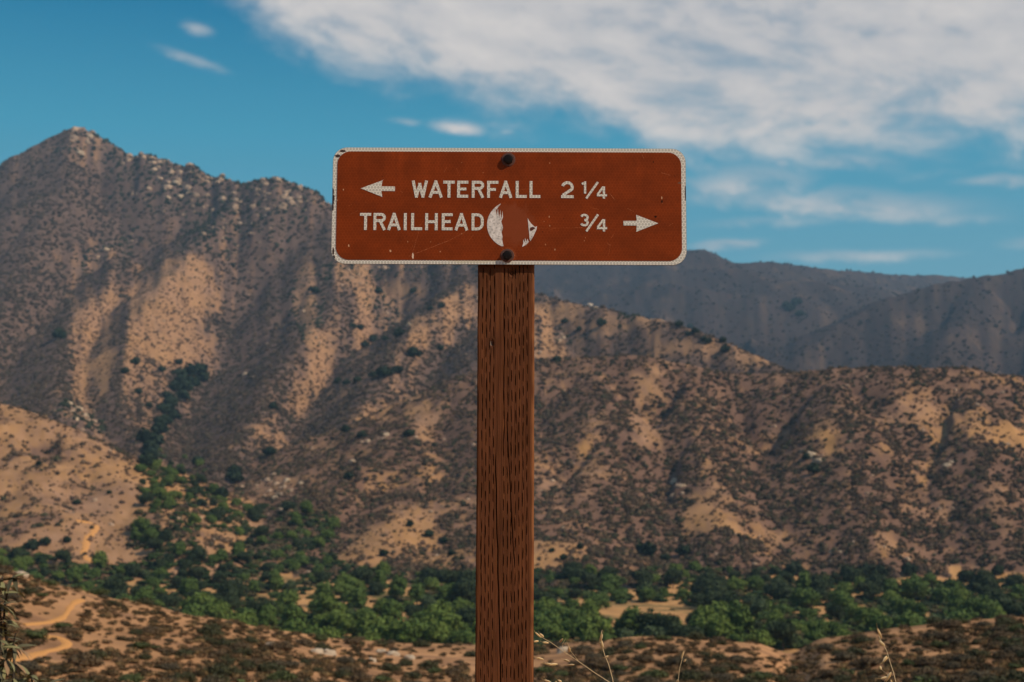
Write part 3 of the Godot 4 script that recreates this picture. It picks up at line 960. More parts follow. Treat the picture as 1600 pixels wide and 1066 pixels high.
	ring.append(Vector2(half, -half + 0.004)); ring.append(Vector2(half - 0.004, -half))
	ring.append(Vector2(-half + 0.004, -half)); ring.append(Vector2(-half, -half + 0.004)); ring.append(Vector2(-half, half - 0.003))
	for s in ring.size() - 1:
		var p0: Vector2 = ring[s]
		var p1: Vector2 = ring[s + 1]
		var cuts := 14 if p0.distance_to(p1) > 0.02 else 2
		var base := v.size()
		for j in ny / 4 + 1:
			var yy := y0 + (top - y0) * j / (ny / 4)
			for i in cuts + 1:
				var p := p0.lerp(p1, float(i) / cuts)
				v.append(Vector3(p.x, yy, p.y))
				var g := n_grain.get_noise_2d((p.x - p.y) * 170.0, yy * 3.2) * 0.6 + n_grain.get_noise_2d((p.x - p.y) * 620.0, yy * 9.0) * 0.3
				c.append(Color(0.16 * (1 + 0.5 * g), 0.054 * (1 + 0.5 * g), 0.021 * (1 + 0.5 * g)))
		for j in ny / 4:
			for i in cuts:
				var k := base + j * (cuts + 1) + i
				ix.append_array([k, k + cuts + 1, k + 1, k + 1, k + cuts + 1, k + cuts + 2])
	var b := v.size()
	for p in [[-half, half - 0.004], [half, half - 0.005], [half, -half], [-half, -half]]:
		v.append(Vector3(p[0] * 0.99, top - 0.0005, p[1])); c.append(Color(0.12, 0.05, 0.025))
	ix.append_array([b, b + 2, b + 1, b, b + 3, b + 2])
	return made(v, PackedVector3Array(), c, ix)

# ------------------------------------------------------------------ plants and stones
# A crown: leaves scattered over and in a few lobes, with a solid heart in each so that it is not see-through all over.
func crown_mesh(sd: int, lobes: Array, n: int, leaf: float, heart := 0.8) -> ArrayMesh:
	var q := RandomNumberGenerator.new()
	q.seed = sd
	var v := PackedVector3Array()
	var c := PackedColorArray()
	var total := 0.0
	for l in lobes: total += l[1] * l[1]
	for l in lobes:
		var k := int(n * l[1] * l[1] / total)
		var lob := q.randf_range(0.85, 1.15)
		for i in k:
			var d := Vector3(q.randfn(), q.randfn() * 0.9 + 0.15, q.randfn()).normalized()
			var rad: float = l[1] * (0.7 + 0.46 * q.randf())
			var p: Vector3 = l[0] + d * rad * Vector3(1, l[2], 1)
			if p.y < 0.02: continue
			var nn := (d + Vector3(q.randfn(), q.randfn(), q.randfn()) * 0.55).normalized()
			var s := nn.cross(Vector3(q.randfn(), q.randfn(), q.randfn())).normalized()
			var t := nn.cross(s)
			var w := leaf * q.randf_range(0.6, 1.35)
			s *= w * 0.5
			t *= w * q.randf_range(0.6, 1.1)
			var tone := lob * q.randf_range(0.72, 1.3)
			var col := Color(tone * q.randf_range(0.9, 1.15), tone, tone * q.randf_range(0.8, 1.05))
			for x in [p - t, p + s, p + t, p - t, p + t, p - s]:
				v.append(x); c.append(col)
		if heart > 0.0:
			var hr: float = l[1] * heart
			for a in 6:
				for b in 4:
					var e := []
					for ab in [[a, b], [a + 1, b], [a + 1, b + 1], [a, b + 1]]:
						var th: float = ab[0] / 6.0 * TAU
						var ph: float = ab[1] / 4.0 * PI
						e.append(l[0] + Vector3(sin(ph) * cos(th), cos(ph) * l[2], sin(ph) * sin(th)) * hr)
					for x in [e[0], e[1], e[2], e[0], e[2], e[3]]:
						v.append(Vector3(x.x, maxf(x.y, 0.0), x.z)); c.append(Color(0.75, 0.75, 0.75) * lob)
	return made(v, PackedVector3Array(), c, PackedInt32Array())

func tube(st: SurfaceTool, path: Array, r0: float, r1: float, sides := 6) -> void:
	var rings := []
	for i in path.size():
		var d: Vector3 = (path[mini(i + 1, path.size() - 1)] - path[maxi(i - 1, 0)]).normalized()
		var s := d.cross(Vector3(0.31, 0.17, 0.93)).normalized()
		var t := d.cross(s)
		var r := lerpf(r0, r1, i / maxf(1.0, path.size() - 1.0))
		var ring := []
		for k in sides: ring.append(path[i] + (s * cos(k * TAU / sides) + t * sin(k * TAU / sides)) * r)
		rings.append(ring)
	for i in rings.size() - 1:
		for k in sides:
			var l := (k + 1) % sides
			for p in [rings[i][k], rings[i + 1][k], rings[i + 1][l], rings[i][k], rings[i + 1][l], rings[i][l]]: st.add_vertex(p)

func trunk_mesh(sd: int, lobes: Array, h: float, r: float) -> ArrayMesh:
	var q := RandomNumberGenerator.new()
	q.seed = sd
	var st := SurfaceTool.new()
	st.begin(Mesh.PRIMITIVE_TRIANGLES)
	var fork := Vector3(q.randf_range(-0.2, 0.2), h * 0.35, q.randf_range(-0.2, 0.2))
	tube(st, [Vector3(0, -0.5, 0), fork * 0.5, fork], r, r * 0.75)
	for l in lobes:
		var m: Vector3 = fork.lerp(l[0], 0.5) + Vector3(q.randf_range(-0.2, 0.2), 0.1, q.randf_range(-0.2, 0.2))
		tube(st, [fork, m, l[0]], r * 0.55, r * 0.15, 5)
	return st.commit()

func lobes_for(sd: int, n: int, w: float, h: float, low: float) -> Array:
	var q := RandomNumberGenerator.new()
	q.seed = sd
	var o := [[Vector3(q.randf_range(-0.1, 0.1) * w, h * 0.66, 0), w * 0.3, 0.85]]
	for i in n:
		var a := (i + q.randf() * 0.7) / n * TAU
		var y := q.randf_range(low, 0.72) * h
		var r := w * q.randf_range(0.17, 0.27)
		var out := (w * 0.5 - r) * q.randf_range(0.7, 1.0) * (1.1 - 0.35 * y / h)
		o.append([Vector3(cos(a) * out, y, sin(a) * out), r, q.randf_range(0.7, 0.95)])
	return o

func stone_mesh(sd: int, fine := false) -> ArrayMesh:
	var n := noise(0.55, 3, sd)
	var flat := noise(0.9, 1, sd + 9)
	var na_ := 16 if fine else 8
	var nb := 10 if fine else 5
	var v := PackedVector3Array()
	for a in na_:
		for b in nb:
			var e := []
			for ab in [[a, b], [a + 1, b], [a + 1, b + 1], [a, b + 1]]:
				var th: float = (ab[0] % na_) / float(na_) * TAU
				var ph: float = ab[1] / float(nb) * PI
				var d := Vector3(sin(ph) * cos(th), cos(ph), sin(ph) * sin(th))
				var k := 0.82 + 0.5 * n.get_noise_3d(d.x * 1.6, d.y * 1.6, d.z * 1.6)
				# planed faces, as on weathered granite
				for f in [Vector3(0.8, 0.3, 0.5), Vector3(-0.6, 0.5, 0.6), Vector3(0.1, 0.95, 0.1), Vector3(-0.3, 0.1, 0.9), Vector3(0.7, 0.6, -0.3)]:
					var lim := 0.74 + 0.2 * flat.get_noise_3d(f.x * 9, f.y * 9 + sd, f.z * 9)
					k = minf(k, lim / maxf(0.05, d.dot(f.normalized()))) if d.dot(f.normalized()) > 0.3 else k
				e.append(d * k * Vector3(1, 0.75, 1))
			for p in [e[0], e[1], e[2], e[0], e[2], e[3]]: v.append(p)
	return made(v, PackedVector3Array(), PackedColorArray(), PackedInt32Array())

func many(called: String, mesh: Mesh, m: Material, where: Array, tint: Array, label: String, category: String) -> void:
	if where.is_empty(): return
	var mm := MultiMesh.new()
	mm.transform_format = MultiMesh.TRANSFORM_3D
	mm.use_colors = true
	mm.mesh = mesh
	mm.instance_count = where.size()
	for i in where.size():
		mm.set_instance_transform(i, where[i])
		mm.set_instance_color(i, tint[i])
	var o := MultiMeshInstance3D.new()
	o.name = numbered(called)
	o.multimesh = mm
	o.material_override = m
	add_child(o, true)
	tag(o, label, category, "", "stuff")

func turned(p: Vector3, s: Vector3, lean := 0.0) -> Transform3D:
	return Transform3D(Basis.from_euler(Vector3(rng.randfn() * lean, rng.randf() * TAU, rng.randfn() * lean)) * Basis.from_scale(s), p)

const CLEAR := [[1010, 964, 88, 22], [475, 942, 18, 26], [330, 842, 45, 12], [330, 866, 60, 9], [215, 918, 22, 14], [640, 925, 22, 10], [690, 898, 14, 18], [1385, 905, 40, 16], [585, 943, 22, 10], [455, 905, 18, 8], [850, 930, 18, 8], [985, 905, 14, 20], [640, 905, 14, 8], [1545, 905, 16, 10], [165, 870, 60, 16], [425, 815, 14, 16], [245, 815, 18, 14], [270, 768, 30, 6]]

func clearing(px: float, py: float) -> bool:
	for c in CLEAR:
		if pow((px - c[0]) / c[2], 2) + pow((py - c[1]) / c[3], 2) < 1.0: return true
	return false

const GROVE_TOP := [[-60, 868], [0, 870], [60, 874], [110, 884], [180, 892], [200, 880], [212, 820], [218, 740], [226, 690], [248, 688], [262, 712], [318, 726], [328, 765], [370, 792], [440, 798], [505, 806], [525, 815], [470, 846], [478, 870], [540, 888], [620, 903], [700, 902], [760, 900], [840, 899], [900, 902], [960, 900], [1020, 893], [1100, 893], [1200, 896], [1270, 902], [1330, 910], [1390, 915], [1450, 908], [1520, 912], [1600, 912], [1660, 912]]

func grove_top(px: float) -> float:
	for i in range(1, GROVE_TOP.size()):
		if px < GROVE_TOP[i][0]: return lerpf(GROVE_TOP[i - 1][1], GROVE_TOP[i][1], (px - GROVE_TOP[i - 1][0]) / float(GROVE_TOP[i][0] - GROVE_TOP[i - 1][0]))
	return 905.0

func leaf_mat(c: Color) -> StandardMaterial3D:
	var m := mat(c, 0.7, 0.25, true)
	m.backlight = Color(0.35, 0.4, 0.2)
	return m

func build_grove() -> void:
	var bright := leaf_mat(Color(0.105, 0.15, 0.033))
	var mid := leaf_mat(Color(0.075, 0.118, 0.028))
	var dark := leaf_mat(Color(0.032, 0.048, 0.021))
	var grey := leaf_mat(Color(0.06, 0.085, 0.04))
	var bark := mat(Color(0.13, 0.1, 0.075), 0.9)
	var kinds := []
	#            look           lobes n, width, height, low, material
	var list := [["bright green broad", 8, 11.0, 7.5, 0.28, bright, "willow_tree"], ["bright green rounded", 7, 9.0, 8.5, 0.3, bright, "willow_tree"], ["mid green spreading", 9, 12.0, 8.0, 0.26, mid, "leafy_tree"], ["mid green tall", 8, 8.5, 10.0, 0.28, mid, "leafy_tree"],
		["dark green rounded", 7, 10.0, 8.0, 0.3, dark, "oak_tree"], ["dark green spreading", 9, 13.0, 8.5, 0.28, dark, "oak_tree"], ["grey green loose", 7, 8.0, 6.5, 0.25, grey, "leafy_tree"], ["mid green bushy", 8, 9.0, 6.0, 0.2, mid, "leafy_tree"]]
	for k in list.size():
		var l: Array = list[k]
		var lobes := lobes_for(300 + k, l[1], l[2], l[3], l[4])
		kinds.append([l[0], crown_mesh(400 + k, lobes, 1300, 0.6, 0.7), trunk_mesh(500 + k, lobes, l[3], 0.28), l[5], l[6]])
	# where the trees stand: jittered rows that lie closer together farther off
	var spots := []
	var q := RandomNumberGenerator.new()
	q.seed = 9
	var n_kind := noise(1.0 / 90.0, 2, 61)
	var px := -40.0
	var py := 690.0
	while py < 1018.0:
		var gap := lerpf(19.0, 39.0, clampf((py - 780.0) / 200.0, 0.0, 1.0))
		px = -50.0 + q.randf() * gap
		while px < 1660.0:
			var x := px + q.randf_range(-0.35, 0.35) * gap
			var y := py + q.randf_range(-0.5, 0.5) * gap * 0.42
			px += gap * (1.0 if y > 880.0 else 1.1)
			if y < grove_top(x) or clearing(x, y): continue
			if y < 875.0 and q.randf() < 0.22: continue
			var p := hit(x, y, 200.0)
			if p == Vector3.INF or Vector2(p.x, p.z).length() > 1350.0 or p.y > floor_at(Vector2(p.x, p.z).length()) + (60.0 if x < 345.0 and y < 800.0 else 18.0): continue
			spots.append([p, x, y])
		py += gap * 0.37
	# behind the crest of the near slope: trees that show only their tops
	for i in 30:
		var x := -40.0 + i * 57.0 + q.randf_range(-12, 12)
		var d := q.randf_range(380, 430) if x > 420.0 else q.randf_range(430, 640)
		var p := at(x, 1000, d)
		p.y = ground(p.x, p.z)
		spots.append([p, x, seen_at(p).y])
	var protos := {}
	var items := []
	var few_w := []
	var few_c := []
	var plan := []
	for s in spots:
		var d: float = Vector2(s[0].x, s[0].z).length()
		var near_front: bool = s[2] > 955.0
		var w := n_kind.get_noise_2d(s[1], s[2] * 2.5) + q.randf_range(-0.3, 0.3)
		if s[1] > 260 and s[1] < 420 and s[2] > 880 and s[2] < 960: w -= 0.45
		if s[1] > 420 and s[1] < 620 and s[2] > 870: w += 0.3
		if s[1] < 170: w += 0.25
		if s[2] < grove_top(s[1]) + 14.0 and s[1] > 1200.0: w -= 0.5
		if near_front: w += 0.22
		if s[2] < 860: w += 0.22
		var k: int = (pick2(q, [0, 1, 0, 1, 7]) if w > 0.3 else pick2(q, [2, 3, 7, 6]) if w > 0.0 else pick2(q, [4, 5, 3, 4]) if w > -0.3 else pick2(q, [4, 5]))
		var sc := q.randf_range(0.55, 1.1) * (0.88 if d > 640.0 else 1.0)
		plan.append([s[0], k, sc, sc / d])
	plan.sort_custom(func(a, b): return a[3] > b[3])
	for s in plan:
		var k: int = s[1]
		var sc: float = s[2]
		var size := Vector3(sc * q.randf_range(0.85, 1.2), sc * q.randf_range(0.75, 1.2), sc)
		var top: Vector3 = s[0] + Vector3(0, 6.0 * sc, 0)
		var eye := seen_at(top)
		var seen := hit(eye.x, eye.y, 60.0)
		if seen != Vector3.INF and Vector2(seen.x, seen.z).length() < Vector2(top.x, top.z).length() - 25.0: continue     # wholly behind the near slope
		if items.size() >= 298 or absf(eye.x - 790.0) < 40.0:       # the smallest that are left over
			few_w.append(turned(s[0] - Vector3(0, 0.2, 0), size * 1.05))
			few_c.append(kinds[k][3].albedo_color.srgb_to_linear())
			continue
		var o: Node3D
		if not protos.has(k):
			o = thing(kinds[k][4], s[0])
			part("trunk", kinds[k][2], bark, o)
			part("crown", kinds[k][1], kinds[k][3], o)
			protos[k] = o
		else:
			o = protos[k].duplicate()
			o.name = numbered(kinds[k][4])
			add_child(o, true)
		o.position = s[0] - Vector3(0, 0.2, 0)
		o.scale = size
		o.rotation.y = q.randf() * TAU
		items.append([o, seen_at(s[0]), kinds[k][0]])
	print("trees ", items.size(), " and ", few_w.size())
	var loose := leaf_mat(Color(1, 1, 1))
	many("small_trees", kinds[7][1], loose, few_w, few_c, "smallest green trees filling in the valley grove and the side canyon", "trees")
	label_rows(items, [["in the grove's lowest row", 1000], ["in the grove's second row up", 975], ["in the grove's third row up", 955], ["in the grove's fourth row up", 935], ["in the grove's fifth row up", 915], ["along the grove's far edge", 892], ["at the canyon mouth", 845], ["up in the side canyon", -9999]], "tree", "tree", "trees of the valley grove")
	# low growth between the trees
	var tw := []
	var tc := []
	for i in 8500:
		var x := q.randf_range(-60, 1660)
		var y := q.randf_range(735, 1015)
		if y < grove_top(x) - 6.0: continue
		if clearing(x, y) and q.randf() < 0.93: continue
		var p := hit(x, y, 220.0)
		if p == Vector3.INF or Vector2(p.x, p.z).length() > 1400.0: continue
		var s := q.randf_range(0.8, 2.8)
		tw.append(turned(p, Vector3(s * 1.3, s * 0.9, s * 1.3)))
		tc.append(pick2(q, [Color(0.04, 0.065, 0.02), Color(0.025, 0.045, 0.018), Color(0.06, 0.085, 0.03), Color(0.09, 0.075, 0.035)]))
	many("undergrowth", crown_mesh(77, [[Vector3(0, 0.35, 0), 0.7, 0.75], [Vector3(0.5, 0.3, 0.3), 0.5, 0.8], [Vector3(-0.4, 0.25, -0.4), 0.5, 0.7]], 70, 0.35, 0.85), mat(Color(1, 1, 1), 0.85, 0.2, true), tw, tc, "low green undergrowth between the trees of the valley grove", "undergrowth")

func pick2(q: RandomNumberGenerator, a: Array): return a[q.randi() % a.size()]

func build_brush() -> void:
	var rough := noise(1.0 / 9.0, 2, 55)
	var lump := crown_mesh(88, [[Vector3(0, 0.3, 0), 0.55, 0.8], [Vector3(0.38, 0.22, 0.2), 0.4, 0.8], [Vector3(-0.3, 0.24, -0.32), 0.42, 0.75]], 34, 0.34, 0.92)
	var m := mat(Color(1, 1, 1), 0.9, 0.15, true)
	var rock := stone_mesh(3)
	var rm := mat(Color(1, 1, 1), 0.9, 0.2, true)
	var names := {VALLEY: ["", ""], LEFT: ["chaparral", "sparse dark chaparral dotting the low golden spur"], RIGHT: ["chaparral", "dense dark chaparral mottling the broad brown hill"], MOUNT: ["chaparral", "dark chaparral covering the rocky pointed mountain"], FARL: ["chaparral", "hazy chaparral on the distant rounded mountain"], FARR: ["chaparral", "hazy chaparral on the distant purple ridge"]}
	var w := {}
	var t := {}
	for g in 7:
		w[g] = []; t[g] = []
	var sw := []
	var stt := []
	var q := RandomNumberGenerator.new()
	q.seed = 23
	for turn in 3 * (nr - 1):
		var j := turn / 3
		var r := rr[j]
		if r < 500.0 or r > 2700.0 and turn % 3 > 0: continue
		for i in range(a_first + 12, a_first + n_cols - 12):
			var k := j * na + i
			var g := gg[k]
			if g == NEAR or g == VALLEY or turn % 3 == 2 and g != MOUNT and g != RIGHT: continue
			var cov := cc[k]
			# only slopes that can be seen from about here
			var rise := (hh[k + na] - hh[k]) / (rr[j + 1] - r)
			if rise < (hh[k] - 1.0) / r - 0.12: continue
			var far := g >= FARL
			var chance := clampf((cov - 0.05) * 1.0, 0.5 if g == MOUNT else 0.18, 0.9)
			if r < 900.0: chance *= 0.85
			if far: chance *= 0.4
			var jx := q.randf()
			var jr := q.randf()
			var rk := 0.0
			if g < FARL: rk = clampf(sample(c_rock, coarse_index(az[i], r)), 0.0, 1.3)
			chance *= 1.0 - 0.25 * minf(rk, 1.0)
			if not far: chance *= clampf(0.85 + 1.9 * rough.get_noise_2d(r * az[i] * RAD * 0.8, r * 0.45), 0.12, 1.9)
			if q.randf() < chance:
				var a := (az[i] + jx * DA) * RAD
				var rad := lerpf(r, rr[j + 1], jr)
				var s := q.randf_range(0.45, 1.0)
				s *= s
				s = (0.5 + 2.1 * s * s) * (1.0 if r < 1250.0 else minf(1.0 + (r - 1250.0) / 1500.0, 2.6))
				if g == RIGHT: s *= 0.88
				if cov > 0.55: s *= 1.15
				elif cov < 0.4: s *= 0.72
				var p := Vector3(rad * sin(a), lerpf(hh[k], hh[k + na], jr) - 0.12 * s, -rad * cos(a))
				w[g].append(turned(p, Vector3(s, s * q.randf_range(0.85, 1.4), s)))
				var c: Color = pick2(q, [Color(0.075, 0.06, 0.042), Color(0.095, 0.07, 0.05), Color(0.13, 0.09, 0.062), Color(0.06, 0.06, 0.036), Color(0.11, 0.075, 0.06), Color(0.17, 0.11, 0.07)])
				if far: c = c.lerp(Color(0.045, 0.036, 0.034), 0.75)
				elif g == MOUNT: c = c.lerp(Color(0.08, 0.064, 0.055), 0.6) if rk < 0.12 else Color(0.035, 0.042, 0.028) * q.randf_range(0.8, 1.6)
				if cov < 0.45 and rk < 0.12 and q.randf() < 0.72: c = c.lerp(Color(0.21, 0.125, 0.08), 0.6)
				t[g].append(c * q.randf_range(0.6, 1.45))
			elif g == MOUNT or g == RIGHT or g == LEFT:
				if q.randf() < 0.5 * rk * smooth(-0.25, 0.4, rough.get_noise_2d(az[i] * 60.0, hh[k])) + 0.006:
					var a := (az[i] + jx * DA) * RAD
					var rad := lerpf(r, rr[j + 1], jr)
					var s := q.randf_range(0.3, 1.0)
					s = (0.8 + 3.6 * s * s * s * (0.5 + rk)) * (1.0 if r < 1300.0 else minf(1.0 + (r - 1300.0) / 1600.0, 1.7))
					var p := Vector3(rad * sin(a), lerpf(hh[k], hh[k + na], jr), -rad * cos(a))
					sw.append(turned(p, Vector3(s, s * q.randf_range(0.7, 1.3), s * q.randf_range(0.6, 1.0)), 0.3))
					stt.append(Color(0.40, 0.28, 0.2) * q.randf_range(0.6, 1.1))
	for g in names:
		if names[g][0]: many(names[g][0], lump, m, w[g], t[g], names[g][1], "brush")
	many("rubble", rock, rm, sw, stt, "pale weathered rocks strewn over the mountain and hill slopes", "rocks")
	print("brush ", w[LEFT].size(), " ", w[RIGHT].size(), " ", w[MOUNT].size(), " ", w[FARL].size(), " ", w[FARR].size(), " rocks ", sw.size())

# Dark bushes on the hills that stand out one by one: seen at x, y, and how wide in the photograph.
const BUSHES := [[92, 524, 22], [280, 585, 24], [297, 580, 26], [310, 578, 28], [300, 600, 26], [284, 596, 22], [260, 618, 20], [285, 620, 24], [262, 640, 22], [258, 658, 22], [272, 606, 20], [225, 684, 26], [235, 700, 24], [250, 672, 26], [243, 690, 26], [236, 712, 26], [266, 630, 24], [272, 650, 22], [248, 660, 22], [230, 722, 28], [318, 590, 22], [290, 606, 24], [254, 640, 24], [212, 566, 14], [195, 580, 14], [253, 578, 12], [216, 612, 14], [232, 634, 12], [278, 566, 12], [427, 636, 14], [422, 707, 20], [345, 772, 22], [368, 746, 26], [365, 736, 20], [310, 722, 20], [240, 726, 18],
	[493, 455, 14], [487, 452, 12], [623, 521, 20], [602, 530, 12], [583, 530, 14], [570, 540, 14], [552, 510, 12], [563, 512, 12], [528, 596, 12], [541, 598, 14], [558, 594, 14], [583, 586, 14], [600, 582, 26], [622, 578, 20], [645, 552, 24], [688, 545, 12], [640, 677, 18], [540, 672, 16], [565, 680, 16], [545, 745, 16], [690, 478, 12], [672, 482, 12], [645, 455, 12], [592, 455, 14],
	[882, 502, 12], [940, 505, 16], [905, 515, 10], [1060, 507, 14], [1078, 510, 10], [1086, 518, 14], [1100, 530, 12], [1108, 533, 12], [1133, 546, 16], [1130, 532, 12], [1075, 522, 10], [1272, 734, 22], [1260, 715, 14], [870, 562, 14], [1014, 862, 26], [1068, 862, 22], [1040, 872, 16], [1002, 858, 18], [1240, 890, 26], [1352, 896, 30], [1376, 893, 20], [1420, 893, 24], [1560, 894, 18], [640, 820, 12], [695, 845, 14], [670, 835, 16], [705, 865, 12], [600, 865, 14], [862, 860, 10], [906, 855, 12], [880, 872, 12], [170, 770, 8], [60, 725, 10], [120, 785, 12], [70, 848, 16], [50, 855, 22], [105, 845, 12], [1245, 472, 18], [1235, 482, 16], [1250, 490, 16], [1228, 478, 14]]

func build_bushes() -> void:
	var dark := leaf_mat(Color(0.02, 0.034, 0.018))
	var bark := mat(Color(0.1, 0.075, 0.055), 0.9)
	var protos := []
	for k in 3:
		var lobes := [[Vector3(0, 0.42, 0), 0.36, 0.85], [Vector3(0.25, 0.3, 0.1), 0.27, 0.9], [Vector3(-0.22, 0.34, 0.12), 0.27, 0.9], [Vector3(-0.02, 0.28, -0.24), 0.27, 0.85]]
		for l in lobes: l[0] += Vector3(sin(k * 5.0 + l[1] * 40.0), 0, cos(k * 3.0 + l[1] * 20.0)) * 0.05
		protos.append([crown_mesh(600 + k, lobes, 260, 0.13, 0.85), trunk_mesh(610 + k, lobes, 0.4, 0.03)])
	var items := []
	for b in BUSHES:
		var p := hit(b[0], b[1] + b[2] * 0.3, 300.0)
		if p == Vector3.INF: continue
		var k := items.size() % 3
		var o := thing("dark_bush", p)
		part("stem", protos[k][1], bark, o)
		part("foliage", protos[k][0], dark, o)
		var s: float = b[2] * 1.08 * Vector2(p.x, p.z).length() / FOC
		o.scale = Vector3(s, s * rng.randf_range(0.85, 1.1), s)
		o.rotation.y = rng.randf() * TAU
		var look := "small dark round" if b[2] < 14 else "large dark spreading" if b[2] > 21 else "dark round"
		items.append([o, seen_at(p), look])
	label_rows(items, [["at the foot of the hills", 840], ["low on the hillsides", 690], ["halfway up the slopes", 560], ["high on the slopes", -9999]], "bush", "bush", "dark bushes on the hillsides")

# Pale stones that stand out: x, y, width in the photograph.
const STONES := [[496, 1020, 24, 1], [512, 1023, 26, 1], [596, 1020, 20, 1], [612, 1024, 22, 1], [425, 1010, 22, 1], [30, 900, 26, 1], [640, 1030, 20, 1], [580, 1034, 16, 1], [345, 1030, 10, 1], [880, 1020, 26, 1],
	[1266, 714, 22, 0], [1280, 722, 20, 0], [1255, 706, 12, 0], [1482, 728, 14, 0], [1488, 722, 10, 0], [1330, 690, 8, 0], [1055, 754, 20, 0], [1066, 760, 14, 0], [922, 478, 14, 0], [930, 482, 10, 0], [873, 532, 10, 0], [880, 528, 9, 0], [108, 632, 14, 0], [122, 640, 16, 0], [132, 650, 14, 0], [117, 655, 12, 0], [165, 391, 14, 0], [124, 240, 16, 0], [140, 215, 14, 0], [275, 286, 12, 0], [284, 308, 14, 0], [262, 310, 12, 0], [640, 508, 12, 0], [550, 722, 12, 0], [383, 585, 10, 0], [398, 590, 8, 0], [1418, 874, 10, 0], [1300, 862, 12, 0], [1313, 863, 8, 0], [448, 752, 14, 0], [470, 756, 12, 0], [435, 772, 10, 0], [575, 690, 10, 0], [605, 680, 12, 0], [430, 778, 12, 0], [440, 798, 14, 0]]

func build_stones() -> void:
	var m := mat(Color(0.44, 0.33, 0.235), 0.9, 0.2)
	var pale := mat(Color(0.42, 0.33, 0.25), 0.9, 0.2)
	var meshes := [stone_mesh(41, true), stone_mesh(42, true), stone_mesh(43, true)]
	var items := []
	for b in STONES:
		var p := hit(b[0], b[1], 40.0 if b[3] else 300.0)
		if p == Vector3.INF: continue
		var o := part("boulder", meshes[items.size() % 3], pale if b[3] else m, self)
		var s: float = b[2] * 0.62 * Vector2(p.x, p.z).length() / FOC
		o.position = p
		o.scale = Vector3(s, s * rng.randf_range(0.75, 1.0), s * 0.9)
		o.rotation.y = rng.randf() * TAU
		items.append([o, seen_at(p), "broad pale" if b[2] > 24 else "small pale" if b[2] < 12 else "pale weathered"])
	label_rows(items, [["on the near slope", 990], ["above the valley trees", 840], ["on the lower hillside", 660], ["on the upper slopes", -9999]], "boulder", "boulder", "pale boulders on the slopes")

